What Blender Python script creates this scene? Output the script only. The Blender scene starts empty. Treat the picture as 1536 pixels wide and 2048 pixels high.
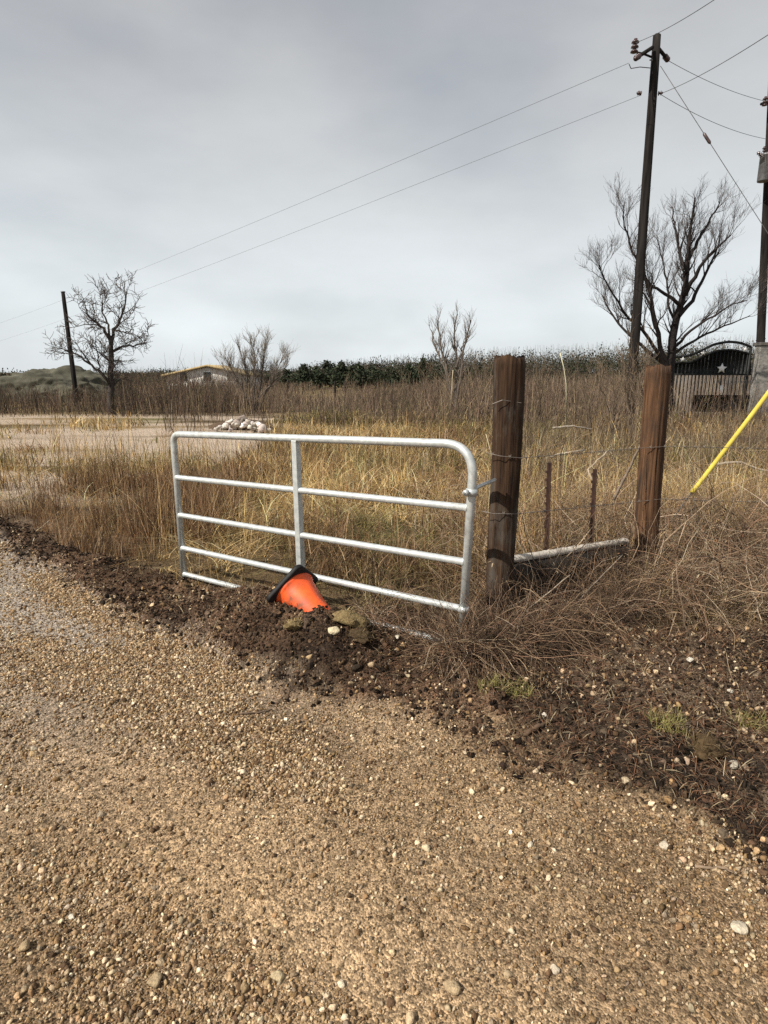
import bpy, bmesh, math
import numpy as np
from mathutils import Vector, Matrix

# ------------------------------------------------------------------ camera, world, sun, exposure
sc = bpy.context.scene
COL = sc.collection
H_EYE, F_PX, PITCH = 1.75, 1200.0, math.radians(13.09)
cam_d = bpy.data.cameras.new('camera')
cam_d.sensor_fit = 'VERTICAL'
cam_d.sensor_height = 24.0
cam_d.lens = F_PX / 2048.0 * 24.0
cam_d.clip_start, cam_d.clip_end = 0.05, 6000
cam = bpy.data.objects.new('camera', cam_d)
COL.objects.link(cam)
cam.location = (0, 0, H_EYE)
cam.rotation_euler = (math.radians(90) - PITCH, 0, 0)
sc.camera = cam

SUN_EL, SUN_AZ = math.radians(44), math.radians(-122)      # azimuth from +Y, clockwise positive (to +X)
sun_dir = Vector((math.sin(SUN_AZ) * math.cos(SUN_EL), math.cos(SUN_AZ) * math.cos(SUN_EL), math.sin(SUN_EL)))
sl = bpy.data.lights.new('sun', 'SUN')
sl.energy, sl.angle, sl.color = 5.0, math.radians(0.6), (1.0, 0.93, 0.82)
so = bpy.data.objects.new('sun', sl)
COL.objects.link(so)
so.rotation_euler = sun_dir.to_track_quat('Z', 'Y').to_euler()

w = bpy.data.worlds.new('World')
sc.world = w
w.use_nodes = True
nt = w.node_tree
nt.nodes.clear()
N = nt.nodes.new
wo = N('ShaderNodeOutputWorld'); bg = N('ShaderNodeBackground'); sky = N('ShaderNodeTexSky')
sky.sky_type = 'NISHITA'; sky.sun_disc = False
sky.sun_elevation = SUN_EL; sky.sun_rotation = SUN_AZ
sky.air_density, sky.dust_density = 1.0, 2.5
tc = N('ShaderNodeTexCoord'); mp = N('ShaderNodeMapping'); nz = N('ShaderNodeTexNoise'); nz2 = N('ShaderNodeTexNoise')
mp.inputs['Scale'].default_value = (1.0, 1.0, 2.6)
nz.inputs['Scale'].default_value = 1.5; nz.inputs['Detail'].default_value = 5; nz.inputs['Roughness'].default_value = 0.5
nz2.inputs['Scale'].default_value = 3.1; nz2.inputs['Detail'].default_value = 6; nz2.inputs['Roughness'].default_value = 0.55
sep = N('ShaderNodeSeparateXYZ')
el = N('ShaderNodeMapRange'); el.inputs['From Min'].default_value = 0.0; el.inputs['From Max'].default_value = 0.5
el.interpolation_type = 'SMOOTHSTEP'
ramp = N('ShaderNodeValToRGB')                      # cloud deck: paler towards the horizon
ramp.color_ramp.elements[0].position = 0.0; ramp.color_ramp.elements[0].color = (8.2, 8.75, 8.95, 1)
ramp.color_ramp.elements[1].position = 1.0; ramp.color_ramp.elements[1].color = (4.9, 5.0, 5.15, 1)
m1 = N('ShaderNodeMapRange'); m1.inputs['From Min'].default_value = 0.3; m1.inputs['From Max'].default_value = 0.7
m1.inputs['To Min'].default_value = 0.93; m1.inputs['To Max'].default_value = 1.07
mul = N('ShaderNodeVectorMath'); mul.operation = 'SCALE'
cov = N('ShaderNodeMapRange'); cov.inputs['From Min'].default_value = 0.36; cov.inputs['From Max'].default_value = 0.6
cov.inputs['To Min'].default_value = 0.64; cov.inputs['To Max'].default_value = 0.97
mix = N('ShaderNodeMix'); mix.data_type = 'RGBA'
L = nt.links.new
L(tc.outputs['Generated'], mp.inputs['Vector']); L(mp.outputs['Vector'], nz.inputs['Vector']); L(mp.outputs['Vector'], nz2.inputs['Vector'])
L(tc.outputs['Generated'], sep.inputs['Vector']); L(sep.outputs['Z'], el.inputs['Value']); L(el.outputs['Result'], ramp.inputs['Fac'])
L(nz2.outputs['Fac'], m1.inputs['Value']); L(ramp.outputs['Color'], mul.inputs[0]); L(m1.outputs['Result'], mul.inputs['Scale'])
L(nz.outputs['Fac'], cov.inputs['Value']); L(cov.outputs['Result'], mix.inputs['Factor'])
L(sky.outputs['Color'], mix.inputs['A']); L(mul.outputs['Vector'], mix.inputs['B'])
L(mix.outputs['Result'], bg.inputs['Color']); bg.inputs['Strength'].default_value = 0.085
L(bg.outputs['Background'], wo.inputs['Surface'])

vs = sc.view_settings
vs.view_transform = 'Standard'; vs.look = 'None'; vs.exposure = 0.28; vs.gamma = 1.0
sc.cycles.use_denoising = False
sc.cycles.max_bounces = 5; sc.cycles.diffuse_bounces = 2; sc.cycles.glossy_bounces = 2

rng = np.random.default_rng(11)
CP, SP = math.cos(PITCH), math.sin(PITCH)

# ------------------------------------------------------------------ surveying helpers (photo pixel -> place)
def ray(px, py):
    u, v = (px - 768) / F_PX, (1024 - py) / F_PX
    return np.array([u, CP + v * SP, -SP + v * CP])
def P(px, py, Y):
    d = ray(px, py)
    return np.array([0, 0, H_EYE]) + d * (Y / d[1])
def G(px, py, z=0.0):
    d = ray(px, py)
    return np.array([0, 0, H_EYE]) + d * ((z - H_EYE) / d[2])

# ------------------------------------------------------------------ noise
def _h(ix, iy, seed):
    n = (ix.astype(np.int64) * 374761393 + iy.astype(np.int64) * 668265263 + seed * 1274126177) & 0x7fffffff
    n = ((n ^ (n >> 13)) * 1274126177) & 0x7fffffff
    return ((n ^ (n >> 16)) & 0xffff) / 65535.0
def noise(x, y, scale, seed=0):
    x = np.asarray(x, float) / scale; y = np.asarray(y, float) / scale
    ix, iy = np.floor(x), np.floor(y)
    fx, fy = x - ix, y - iy
    fx = fx * fx * (3 - 2 * fx); fy = fy * fy * (3 - 2 * fy)
    a, b = _h(ix, iy, seed), _h(ix + 1, iy, seed)
    c, d = _h(ix, iy + 1, seed), _h(ix + 1, iy + 1, seed)
    return (a * (1 - fx) + b * fx) * (1 - fy) + (c * (1 - fx) + d * fx) * fy
def fbm(x, y, scale, seed=0, o=3):
    r, t, a = 0, 0, 1.0
    for k in range(o):
        r = r + a * noise(x, y, scale / 2 ** k, seed + k * 17); t += a; a *= 0.5
    return r / t
def sstep(a, b, x):
    t = np.clip((x - a) / (b - a), 0, 1)
    return t * t * (3 - 2 * t)

# road-aligned coordinates: s runs along the road's edge, n away from the road
def sn(x, y):
    return -0.76 * x + 0.65 * y, 0.65 * x + 0.76 * y
S_E = np.array([-30, -3, 0.1, 0.3, 1.1, 2.1, 3.4, 7.0, 12, 30])
N_E = np.array([1.6, 1.75, 2.1, 2.25, 2.42, 2.14, 1.95, 2.0, 1.9, 1.5])
S_O = np.array([-30, -4, 0.5, 1.25, 1.84, 2.4, 3.5, 4.47, 6.0, 8, 30])
N_O = np.array([5.5, 5.3, 4.67, 4.0, 3.15, 2.85, 2.85, 2.6, 2.45, 2.4, 2.0])
def road_edge(s): return np.interp(s, S_E, N_E)
def soil_edge(s): return np.interp(s, S_O, N_O)

def zones(x, y):
    """weights: soil, field (road = rest)"""
    s, n = sn(x, y)
    j = (fbm(x, y, 0.6, 3) - 0.5) * 0.5 + (noise(x, y, 0.09, 9) - 0.5) * 0.2 + (noise(x, y, 0.04, 10) - 0.5) * 0.1
    wr = sstep(-0.16, 0.16, n - road_edge(s) + j)
    wf = sstep(-0.2, 0.2, n - soil_edge(s) + j * 0.8)
    return wr * (1 - wf), wf

def height(x, y):
    x = np.asarray(x, float); y = np.asarray(y, float)
    s, n = sn(x, y)
    ws, wf = zones(x, y)
    wr = 1 - ws - wf
    e, o = road_edge(s), soil_edge(s)
    near = 1 - sstep(14, 40, np.hypot(x, y))
    z = wr * (0.045 * (fbm(x, y, 1.4, 21) - 0.5) + 0.012 * (noise(x, y, 0.16, 22) - 0.5) + 0.008 * (noise(x, y, 0.05, 23) - .5))
    z = z - wr * 0.035 * np.exp(-((n - 0.6) / 0.35) ** 2)                       # a worn wheel track
    crest = np.interp(s, [-4, 0.2, 1.2, 1.9, 2.3, 2.9, 3.6, 4.1, 4.6, 5.2, 8, 20], [.07, .08, .07, .03, .14, .20, .14, .00, -.04, .03, .05, .0])
    t = np.clip((n - e) / np.maximum(o - e, 0.2), 0, 1)
    z = z + ws * crest * np.sin(np.pi * np.clip(t * 0.8 + 0.1, 0, 1)) * 1.2
    z = z + ws * (0.17 * (fbm(x, y, 0.40, 31) - 0.5) + 0.065 * (noise(x, y, 0.10, 32) - 0.5) + 0.02 * (noise(x, y, 0.035, 33) - 0.5))
    z = z + wf * (0.10 * (fbm(x, y, 1.7, 41) - 0.5) + 0.03 * (noise(x, y, 0.2, 42) - 0.5))
    # dark hollow at the right of the verge
    z = z - 0.14 * np.exp(-(((x - 2.05) / 0.45) ** 2 + ((y - 2.65) / 0.3) ** 2))
    z = z - 0.06 * np.exp(-(((x - 0.27) / 0.16) ** 2 + ((y - 3.52) / 0.13) ** 2))     # scrape that bares the buried rail
    return z * near

def GH(px, py, dz=0.0):
    """where the sight line through a photo pixel meets the uneven ground"""
    d = ray(px, py); t = np.linspace(.8, 30, 6000)
    q = np.array([0, 0, H_EYE]) + d * t[:, None]
    hit = np.nonzero(q[:, 2] <= height(q[:, 0], q[:, 1]) + dz)[0]
    return q[hit[0]] if len(hit) else G(px, py)

# ------------------------------------------------------------------ object helpers
def tag(o, label=None, cat=None, group=None, kind=None):
    if label: o['label'] = label
    if cat: o['category'] = cat
    if group: o['group'] = group
    if kind: o['kind'] = kind
    return o
def thing(name, label, cat, loc=(0, 0, 0), group=None):
    o = bpy.data.objects.new(name, None)
    COL.objects.link(o); o.location = loc; o.empty_display_size = 0.1
    return tag(o, label, cat, group)
def link(name, me, parent=None):
    o = bpy.data.objects.new(name, me)
    COL.objects.link(o)
    if parent is not None:
        o.parent = parent
        o.matrix_parent_inverse = Matrix.Translation(-Vector(parent.location))
    return o
def mesh_np(name, V, F, mat, parent=None, col=None, smooth=False):
    V = np.ascontiguousarray(V, dtype=np.float32).reshape(-1, 3)
    Fs = F if isinstance(F, list) else [F]
    me = bpy.data.meshes.new(name)
    me.vertices.add(len(V)); me.vertices.foreach_set('co', V.ravel())
    idx = np.concatenate([f.reshape(-1) for f in Fs]).astype(np.int32)
    tot = np.concatenate([np.full(len(f), f.shape[1]) for f in Fs])
    st = np.concatenate([[0], np.cumsum(tot)[:-1]]).astype(np.int32)
    me.loops.add(len(idx)); me.loops.foreach_set('vertex_index', idx)
    me.polygons.add(len(st)); me.polygons.foreach_set('loop_start', st)
    if smooth: me.polygons.foreach_set('use_smooth', np.ones(len(st), dtype=bool))
    me.update(calc_edges=True)
    if col is not None:
        ca = me.color_attributes.new('col', 'FLOAT_COLOR', 'POINT')
        c = np.ones((len(V), 4), dtype=np.float32); c[:, :3] = np.asarray(col).reshape(-1, 3)
        ca.data.foreach_set('color', c.ravel())
    me.materials.append(mat)
    return link(name, me, parent)
def nrm(a):
    return a / np.maximum(np.linalg.norm(a, axis=-1, keepdims=True), 1e-9)
def tube_geo(Pt, R, sides=3, col=None, cap=False):
    """Pt (N,K,3), R (N,K), col (N,3) -> V, [faces], col"""
    Pt = np.asarray(Pt, float); R = np.asarray(R, float)
    n, K, _ = Pt.shape
    T = nrm(np.gradient(Pt, axis=1))
    ref = np.where(np.abs(T[:, :1, 2:3]) > 0.9, np.array([1.0, 0, 0]), np.array([0, 0, 1.0]))
    A = nrm(np.cross(T, np.broadcast_to(ref, T.shape))); B = np.cross(T, A)
    ang = np.arange(sides) / sides * 2 * np.pi
    ring = Pt[:, :, None] + R[:, :, None, None] * (A[:, :, None] * np.cos(ang)[:, None] + B[:, :, None] * np.sin(ang)[:, None])
    V = ring.reshape(-1, 3)
    i = np.arange(n)[:, None, None] * K * sides; k = np.arange(K - 1)[None, :, None] * sides; q = np.arange(sides)[None, None]
    q2 = (q + 1) % sides
    F = [np.stack([i + k + q, i + k + q2, i + k + sides + q2, i + k + sides + q], -1).reshape(-1, 4)]
    if cap:
        b = np.arange(n)[:, None] * K * sides
        F.append(b + np.arange(sides)[None, ::-1]); F.append(b + (K - 1) * sides + np.arange(sides)[None])
    c = None if col is None else np.repeat(np.asarray(col), K * sides, axis=0)
    return V, F, c
def ribbon_geo(Pt, W, col, side=None):
    """flat blades: Pt (N,K,3), W (N,K)"""
    n, K, _ = Pt.shape
    if side is None:
        a = rng.uniform(0, 2 * np.pi, n)
        side = np.stack([np.cos(a), np.sin(a), np.zeros(n)], -1)
    o = side[:, None] * W[:, :, None] * 0.5
    V = np.stack([Pt - o, Pt + o], 2).reshape(-1, 3)
    i = np.arange(n)[:, None] * K * 2; k = np.arange(K - 1)[None] * 2
    b = i + k
    F = [np.stack([b, b + 1, b + 3, b + 2], -1).reshape(-1, 4)]
    return V, F, np.repeat(np.asarray(col), K * 2, axis=0)
def join_geo(gs):
    V, F3, C, off = [], {}, [], 0
    for v, fs, c in gs:
        V.append(v); C.append(c)
        for f in fs: F3.setdefault(f.shape[1], []).append(f + off)
        off += len(v)
    return np.concatenate(V), [np.concatenate(x) for x in F3.values()], (None if C[0] is None else np.concatenate(C))
def tube(name, pts, r, mat, parent=None, sides=12, smooth=True):
    pts = np.asarray(pts, float)[None]
    R = np.broadcast_to(np.asarray(r, float), pts.shape[1])[None]
    V, F, _ = tube_geo(pts, R, sides, cap=True)
    o = mesh_np(name, V, F, mat, parent, smooth=smooth)
    return o
def round_path(pts, rad, n=7):
    pts = [np.asarray(p, float) for p in pts]; out = [pts[0]]
    for a, b, c in zip(pts, pts[1:], pts[2:]):
        d1, d2 = nrm(a - b), nrm(c - b)
        for t in np.linspace(0, 1, n):
            p0, p1, p2 = b + d1 * rad, b, b + d2 * rad
            out.append((1 - t) ** 2 * p0 + 2 * t * (1 - t) * p1 + t * t * p2)
    out.append(pts[-1])
    return np.array(out)
def box(name, c, size, mat, parent=None, rot=None, bevel=0.004):
    bm = bmesh.new(); bmesh.ops.create_cube(bm, size=1.0)
    bmesh.ops.scale(bm, vec=size, verts=bm.verts)
    if bevel: bmesh.ops.bevel(bm, geom=list(bm.edges), offset=bevel, segments=2, affect='EDGES', profile=0.5)
    if rot is not None: bmesh.ops.transform(bm, matrix=rot.to_4x4(), verts=bm.verts)
    bmesh.ops.translate(bm, vec=Vector(c), verts=bm.verts)
    me = bpy.data.meshes.new(name); bm.to_mesh(me); bm.free(); me.materials.append(mat)
    return link(name, me, parent)

# ------------------------------------------------------------------ materials
def new_mat(name):
    m = bpy.data.materials.new(name); m.use_nodes = True
    t = m.node_tree; b = t.nodes['Principled BSDF']
    return m, t, b
def attr_mat(name, rough=0.9, var=0.25, vscale=40, bump=0.0, bscale=60, trans=0.0, spec=0.2):
    m, t, b = new_mat(name)
    a = t.nodes.new('ShaderNodeAttribute'); a.attribute_name = 'col'
    n = t.nodes.new('ShaderNodeTexNoise'); n.inputs['Scale'].default_value = vscale; n.inputs['Detail'].default_value = 4
    tcn = t.nodes.new('ShaderNodeTexCoord'); t.links.new(tcn.outputs['Object'], n.inputs['Vector'])
    r = t.nodes.new('ShaderNodeMapRange'); r.inputs['From Min'].default_value = .3; r.inputs['From Max'].default_value = .7
    r.inputs['To Min'].default_value = 1 - var; r.inputs['To Max'].default_value = 1 + var
    v = t.nodes.new('ShaderNodeVectorMath'); v.operation = 'SCALE'
    t.links.new(n.outputs['Fac'], r.inputs['Value']); t.links.new(a.outputs['Color'], v.inputs[0]); t.links.new(r.outputs['Result'], v.inputs['Scale'])
    t.links.new(v.outputs['Vector'], b.inputs['Base Color'])
    b.inputs['Roughness'].default_value = rough; b.inputs['Specular IOR Level'].default_value = spec
    if bump:
        bn = t.nodes.new('ShaderNodeTexNoise'); bn.inputs['Scale'].default_value = bscale; bn.inputs['Detail'].default_value = 6
        bp = t.nodes.new('ShaderNodeBump'); bp.inputs['Strength'].default_value = bump; bp.inputs['Distance'].default_value = 0.02
        t.links.new(tcn.outputs['Object'], bn.inputs['Vector']); t.links.new(bn.outputs['Fac'], bp.inputs['Height']); t.links.new(bp.outputs['Normal'], b.inputs['Normal'])
    if trans:
        tr = t.nodes.new('ShaderNodeBsdfTranslucent'); mx = t.nodes.new('ShaderNodeMixShader'); mx.inputs['Fac'].default_value = trans
        t.links.new(v.outputs['Vector'], tr.inputs['Color'])
        t.links.new(b.outputs['BSDF'], mx.inputs[1]); t.links.new(tr.outputs['BSDF'], mx.inputs[2])
        t.links.new(mx.outputs['Shader'], t.nodes['Material Output'].inputs['Surface'])
    return m
def noisy_mat(name, c1, c2, scale=(8, 8, 8), nscale=1.0, rough=0.7, metal=0.0, bump=0.3, spec=0.4, lo=0.35, hi=0.65, dist=0.01, blotch=None, bl=(.55, .7), bs=7.0, bz=1.0):
    m, t, b = new_mat(name)
    tcn = t.nodes.new('ShaderNodeTexCoord'); mpn = t.nodes.new('ShaderNodeMapping'); mpn.inputs['Scale'].default_value = scale
    n = t.nodes.new('ShaderNodeTexNoise'); n.inputs['Scale'].default_value = nscale; n.inputs['Detail'].default_value = 7; n.inputs['Roughness'].default_value = .62
    r = t.nodes.new('ShaderNodeValToRGB')
    r.color_ramp.elements[0].position = lo; r.color_ramp.elements[0].color = (*c1, 1)
    r.color_ramp.elements[1].position = hi; r.color_ramp.elements[1].color = (*c2, 1)
    bp = t.nodes.new('ShaderNodeBump'); bp.inputs['Strength'].default_value = bump; bp.inputs['Distance'].default_value = dist
    k = t.links.new
    k(tcn.outputs['Object'], mpn.inputs['Vector']); k(mpn.outputs['Vector'], n.inputs['Vector']); k(n.outputs['Fac'], r.inputs['Fac'])
    if blotch:
        m2 = t.nodes.new('ShaderNodeMapping'); m2.inputs['Scale'].default_value = (1, 1, bz); n2 = t.nodes.new('ShaderNodeTexNoise'); n2.inputs['Scale'].default_value = bs; n2.inputs['Detail'].default_value = 8; n2.inputs['Roughness'].default_value = .7
        r2_ = t.nodes.new('ShaderNodeMapRange'); r2_.inputs['From Min'].default_value, r2_.inputs['From Max'].default_value = bl
        mx = t.nodes.new('ShaderNodeMix'); mx.data_type = 'RGBA'; mx.inputs['B'].default_value = (*blotch, 1)
        k(tcn.outputs['Object'], m2.inputs['Vector']); k(m2.outputs['Vector'], n2.inputs['Vector']); k(n2.outputs['Fac'], r2_.inputs['Value']); k(r2_.outputs['Result'], mx.inputs['Factor'])
        k(r.outputs['Color'], mx.inputs['A']); k(mx.outputs['Result'], b.inputs['Base Color'])
    else:
        k(r.outputs['Color'], b.inputs['Base Color'])
    k(n.outputs['Fac'], bp.inputs['Height']); k(bp.outputs['Normal'], b.inputs['Normal'])
    b.inputs['Roughness'].default_value = rough; b.inputs['Metallic'].default_value = metal; b.inputs['Specular IOR Level'].default_value = spec
    return m

def ground_mat():
    m, t, b = new_mat('earth_and_gravel')
    k = t.links.new; nn = t.nodes.new
    a = nn('ShaderNodeAttribute'); a.attribute_name = 'col'
    tcn = nn('ShaderNodeTexCoord')
    v1 = nn('ShaderNodeTexVoronoi'); v1.inputs['Scale'].default_value = 150; v1.inputs['Randomness'].default_value = 1
    v2 = nn('ShaderNodeTexVoronoi'); v2.inputs['Scale'].default_value = 70
    n1 = nn('ShaderNodeTexNoise'); n1.inputs['Scale'].default_value = 30; n1.inputs['Detail'].default_value = 8; n1.inputs['Roughness'].default_value = .7
    for q in (v1, v2, n1): k(tcn.outputs['Object'], q.inputs['Vector'])
    s1 = nn('ShaderNodeSeparateColor'); k(v1.outputs['Color'], s1.inputs['Color'])
    s2 = nn('ShaderNodeSeparateColor'); k(v2.outputs['Color'], s2.inputs['Color'])
    r1 = nn('ShaderNodeMapRange'); r1.inputs['To Min'].default_value = .35; r1.inputs['To Max'].default_value = 1.75; k(s1.outputs['Red'], r1.inputs['Value'])
    r2 = nn('ShaderNodeMapRange'); r2.inputs['To Min'].default_value = .65; r2.inputs['To Max'].default_value = 1.35; k(s2.outputs['Green'], r2.inputs['Value'])
    r3 = nn('ShaderNodeMapRange'); r3.inputs['From Min'].default_value = .3; r3.inputs['From Max'].default_value = .7; r3.inputs['To Min'].default_value = .55; r3.inputs['To Max'].default_value = 1.4; k(n1.outputs['Fac'], r3.inputs['Value'])
    p1 = nn('ShaderNodeMath'); p1.operation = 'MULTIPLY'; k(r1.outputs[0], p1.inputs[0]); k(r2.outputs[0], p1.inputs[1])
    p2 = nn('ShaderNodeMath'); p2.operation = 'MULTIPLY'; k(p1.outputs[0], p2.inputs[0]); k(r3.outputs[0], p2.inputs[1])
    sca = nn('ShaderNodeVectorMath'); sca.operation = 'SCALE'; k(a.outputs['Color'], sca.inputs[0]); k(p2.outputs[0], sca.inputs['Scale'])
    k(sca.outputs['Vector'], b.inputs['Base Color'])
    inv = nn('ShaderNodeMath'); inv.operation = 'SUBTRACT'; inv.inputs[0].default_value = 1; k(v1.outputs['Distance'], inv.inputs[1])
    ad = nn('ShaderNodeMath'); ad.operation = 'ADD'; k(inv.outputs[0], ad.inputs[0]); k(n1.outputs['Fac'], ad.inputs[1])
    bp = nn('ShaderNodeBump'); bp.inputs['Strength'].default_value = .8; bp.inputs['Distance'].default_value = 0.005
    k(ad.outputs[0], bp.inputs['Height']); k(bp.outputs['Normal'], b.inputs['Normal'])
    b.inputs['Roughness'].default_value = .95; b.inputs['Specular IOR Level'].default_value = .15
    return m

M_GROUND = ground_mat()
M_STONE = attr_mat('stone', .85, .3, 90, .5, 120)
M_CLOD = attr_mat('soil_clod', .95, .35, 60, .6, 90, spec=.1)
M_BLADE = attr_mat('dry_blade', .75, .2, 14, 0, trans=.3)
M_TWIG = attr_mat('twig_bark', .85, .25, 30)
M_LEAF = attr_mat('evergreen_leaf', .9, .35, 3, spec=.05)
M_GALV = noisy_mat('galvanised_steel', (.45, .48, .48), (.62, .645, .635), (14, 14, 14), 2.0, .45, .45, .08, .5, blotch=(.25, .20, .15), bl=(.56, .78), bs=9)
M_RUST = noisy_mat('rusty_steel', (.03, .016, .012), (.085, .042, .03), (30, 30, 10), 1.5, .85, .1, .3)
M_WOOD_DARK = noisy_mat('weathered_dark_wood', (.014, .009, .007), (.085, .048, .027), (60, 60, 2.2), 1.0, .9, 0, .9, .12, .36, .72, .012, blotch=(.10, .088, .075), bl=(.5, .75), bs=9, bz=.3)
M_WOOD_RED = noisy_mat('reddish_cedar_wood', (.036, .020, .012), (.185, .098, .052), (62, 62, 2.2), 1.0, .9, 0, .9, .12, .34, .7, .012, blotch=(.045, .032, .025), bl=(.45, .66), bs=9, bz=.3)
M_POLE = noisy_mat('creosote_pole', (.008, .007, .007), (.03, .026, .024), (12, 12, .8), 1.0, .9, 0, .4, .1)
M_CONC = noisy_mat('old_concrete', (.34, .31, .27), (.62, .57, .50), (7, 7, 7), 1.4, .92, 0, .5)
M_CONC_SHADE = noisy_mat('stained_concrete', (.012, .010, .008), (.045, .036, .028), (7, 7, 4), 1.4, .95, 0, .6)  # near black: the shade below the pale rail is put into this colour
M_BLACK = noisy_mat('black_rubber', (.006, .006, .007), (.017, .016, .016), (20, 20, 20), 1.0, .6, 0, .2, .25)
M_IRON = noisy_mat('black_iron', (.006, .007, .007), (.016, .017, .017), (8, 8, 8), 1.0, .6, .2, .1)
M_WHITE = noisy_mat('white_paint', (.72, .72, .70), (.84, .84, .83), (8, 8, 8), 1.0, .5, 0, .05)
M_YELLOW = noisy_mat('yellow_plastic', (.46, .36, .045), (.60, .48, .075), (3, 3, 6), 1.2, .55, 0, .05, blotch=(.36, .28, .07), bl=(.5, .85), bs=14)
M_CER = noisy_mat('brown_porcelain', (.045, .028, .028), (.075, .045, .045), (8, 8, 8), 1.0, .25, 0, .02, .5)
M_GREY = noisy_mat('grey_steel', (.12, .12, .125), (.2, .2, .205), (8, 8, 8), 1.0, .5, .5, .05)
M_CABLE = noisy_mat('cable', (.05, .05, .05), (.11, .11, .11), (8, 8, 8), 1.0, .6, .3, .02)
M_WIRE = noisy_mat('fence_wire', (.16, .13, .11), (.32, .29, .26), (40, 40, 40), 1.0, .6, .6, .1)
M_PICKET = noisy_mat('weathered_picket', (.20, .165, .135), (.36, .31, .27), (20, 20, 2), 1.0, .9, 0, .3)
M_PIER = noisy_mat('pale_masonry', (.15, .145, .135), (.30, .285, .265), (5, 5, 9), 1.2, .9, 0, .6)
M_TAN = noisy_mat('tan_roof', (.34, .25, .12), (.46, .35, .18), (2, 2, 6), 1.0, .8, 0, .2)
M_ROOF = noisy_mat('grey_roof', (.075, .07, .065), (.13, .12, .11), (2, 2, 6), 1.0, .8, 0, .2)
M_WALL = noisy_mat('white_wall', (.6, .58, .54), (.72, .7, .66), (1, 1, 3), 1.0, .8, 0, .1)
M_GLASS, _t, _b = new_mat('window_glass'); _b.inputs['Base Color'].default_value = (.02, .025, .03, 1); _b.inputs['Roughness'].default_value = .1

def cone_mat():
    m, t, b = new_mat('orange_cone_plastic')
    k = t.links.new; nn = t.nodes.new
    tcn = nn('ShaderNodeTexCoord'); n = nn('ShaderNodeTexNoise'); n.inputs['Scale'].default_value = 9; n.inputs['Detail'].default_value = 7; n.inputs['Roughness'].default_value = .65
    r = nn('ShaderNodeValToRGB')
    e = r.color_ramp.elements
    e[0].position = .33; e[0].color = (.26, .07, .03, 1); e[1].position = .5; e[1].color = (.86, .105, .018, 1)
    x = e.new(.8); x.color = (.92, .17, .03, 1)
    k(tcn.outputs['Object'], n.inputs['Vector']); k(n.outputs['Fac'], r.inputs['Fac']); k(r.outputs['Color'], b.inputs['Base Color'])
    bp = nn('ShaderNodeBump'); bp.inputs['Strength'].default_value = .2; bp.inputs['Distance'].default_value = .01
    k(n.outputs['Fac'], bp.inputs['Height']); k(bp.outputs['Normal'], b.inputs['Normal'])
    b.inputs['Roughness'].default_value = .5
    return m
M_CONE = cone_mat()

# ------------------------------------------------------------------ ground: road, bare soil, field
def axis(parts):
    a = np.concatenate([np.asarray(p) for p in parts]); return np.unique(np.round(a, 4))
XS = axis([-np.geomspace(5.5, 2500, 60), np.arange(-5.5, 5.5, .032), np.geomspace(5.5, 2500, 60)])
YS = axis([-np.geomspace(1.0, 300, 25) + 1.6, np.arange(.6, 6.4, .026), np.geomspace(6.4, 30, 110), np.geomspace(30, 3000, 40)])
X, Y = np.meshgrid(XS, YS)
Z = height(X, Y)
ws, wf = zones(X, Y); wr = 1 - ws - wf
def mixc(a, b, t): return np.asarray(a) * (1 - t)[..., None] + np.asarray(b) * t[..., None]
pn = fbm(X, Y, .9, 51, 4)
S_, N_ = sn(X, Y)
croad = mixc((.125, .083, .047), (.26, .182, .108), sstep(.3, .7, pn))
croad = mixc(croad, np.broadcast_to((.20, .135, .078), X.shape + (3,)), .55 * sstep(.5, .72, fbm(X, Y, .5, 52)))
trk = np.clip(np.exp(-((N_ - 1.05) / .3) ** 2) + np.exp(-((N_ + .35) / .32) ** 2), 0, 1) * (.4 + .6 * fbm(S_, N_, .8, 58))
croad = mixc(croad, np.broadcast_to((.32, .222, .13), X.shape + (3,)), .8 * trk)
croad = mixc(croad, np.broadcast_to((.085, .056, .033), X.shape + (3,)), .65 * sstep(.52, .7, fbm(S_ * .5, N_ * 1.3, .9, 59, 4)))
croad = mixc(croad, np.broadcast_to((.27, .23, .19), X.shape + (3,)), sstep(2.2, 5.5, S_ + .5 * N_))
csoil = mixc((.022, .014, .009), (.105, .064, .039), sstep(.28, .72, fbm(X, Y, .4, 53, 4)))
csoil = mixc(csoil, csoil * np.array([.92, 1.08, 1.22]), sstep(.3, 1.4, X))
cfield = mixc((.085, .058, .030), (.20, .145, .075), sstep(.35, .65, fbm(X, Y, 2.2, 54, 4)))
cfield = mixc(cfield, np.broadcast_to((.085, .09, .035), X.shape + (3,)), .6 * sstep(.55, .7, fbm(X, Y, 3.1, 55)))
drive = sstep(-1.5, -3.5, X + 0.12 * (Y - 12)) * sstep(7.5, 9.5, Y) * (1 - sstep(24, 27, Y))
drive = drive * sstep(.25, .6, fbm(X * .35, Y * 1.6, 1.5, 56))
left = (1 - sstep(-3.2, -2.0, X + .1 * (Y - 5))) * (1 - sstep(11, 14, Y))
cfield = mixc(cfield, mixc((.06, .042, .028), (.20, .145, .095), sstep(.35, .65, fbm(X * .6, Y * 1.5, .8, 57, 4))), left)
cfield = mixc(cfield, np.broadcast_to((.36, .29, .225), X.shape + (3,)), drive)
C = croad * wr[..., None] + csoil * ws[..., None] + cfield * wf[..., None]
NX, NY = len(XS), len(YS)
ii = (np.arange(NY - 1)[:, None] * NX + np.arange(NX - 1)[None])
Q = np.stack([ii, ii + 1, ii + NX + 1, ii + NX], -1).reshape(-1, 4)
VV = np.stack([X, Y, Z], -1).reshape(-1, 3); CC = C.reshape(-1, 3)
zid = np.argmax(np.stack([wr, ws, wf], -1), -1).reshape(-1)[Q[:, 0]]
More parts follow.
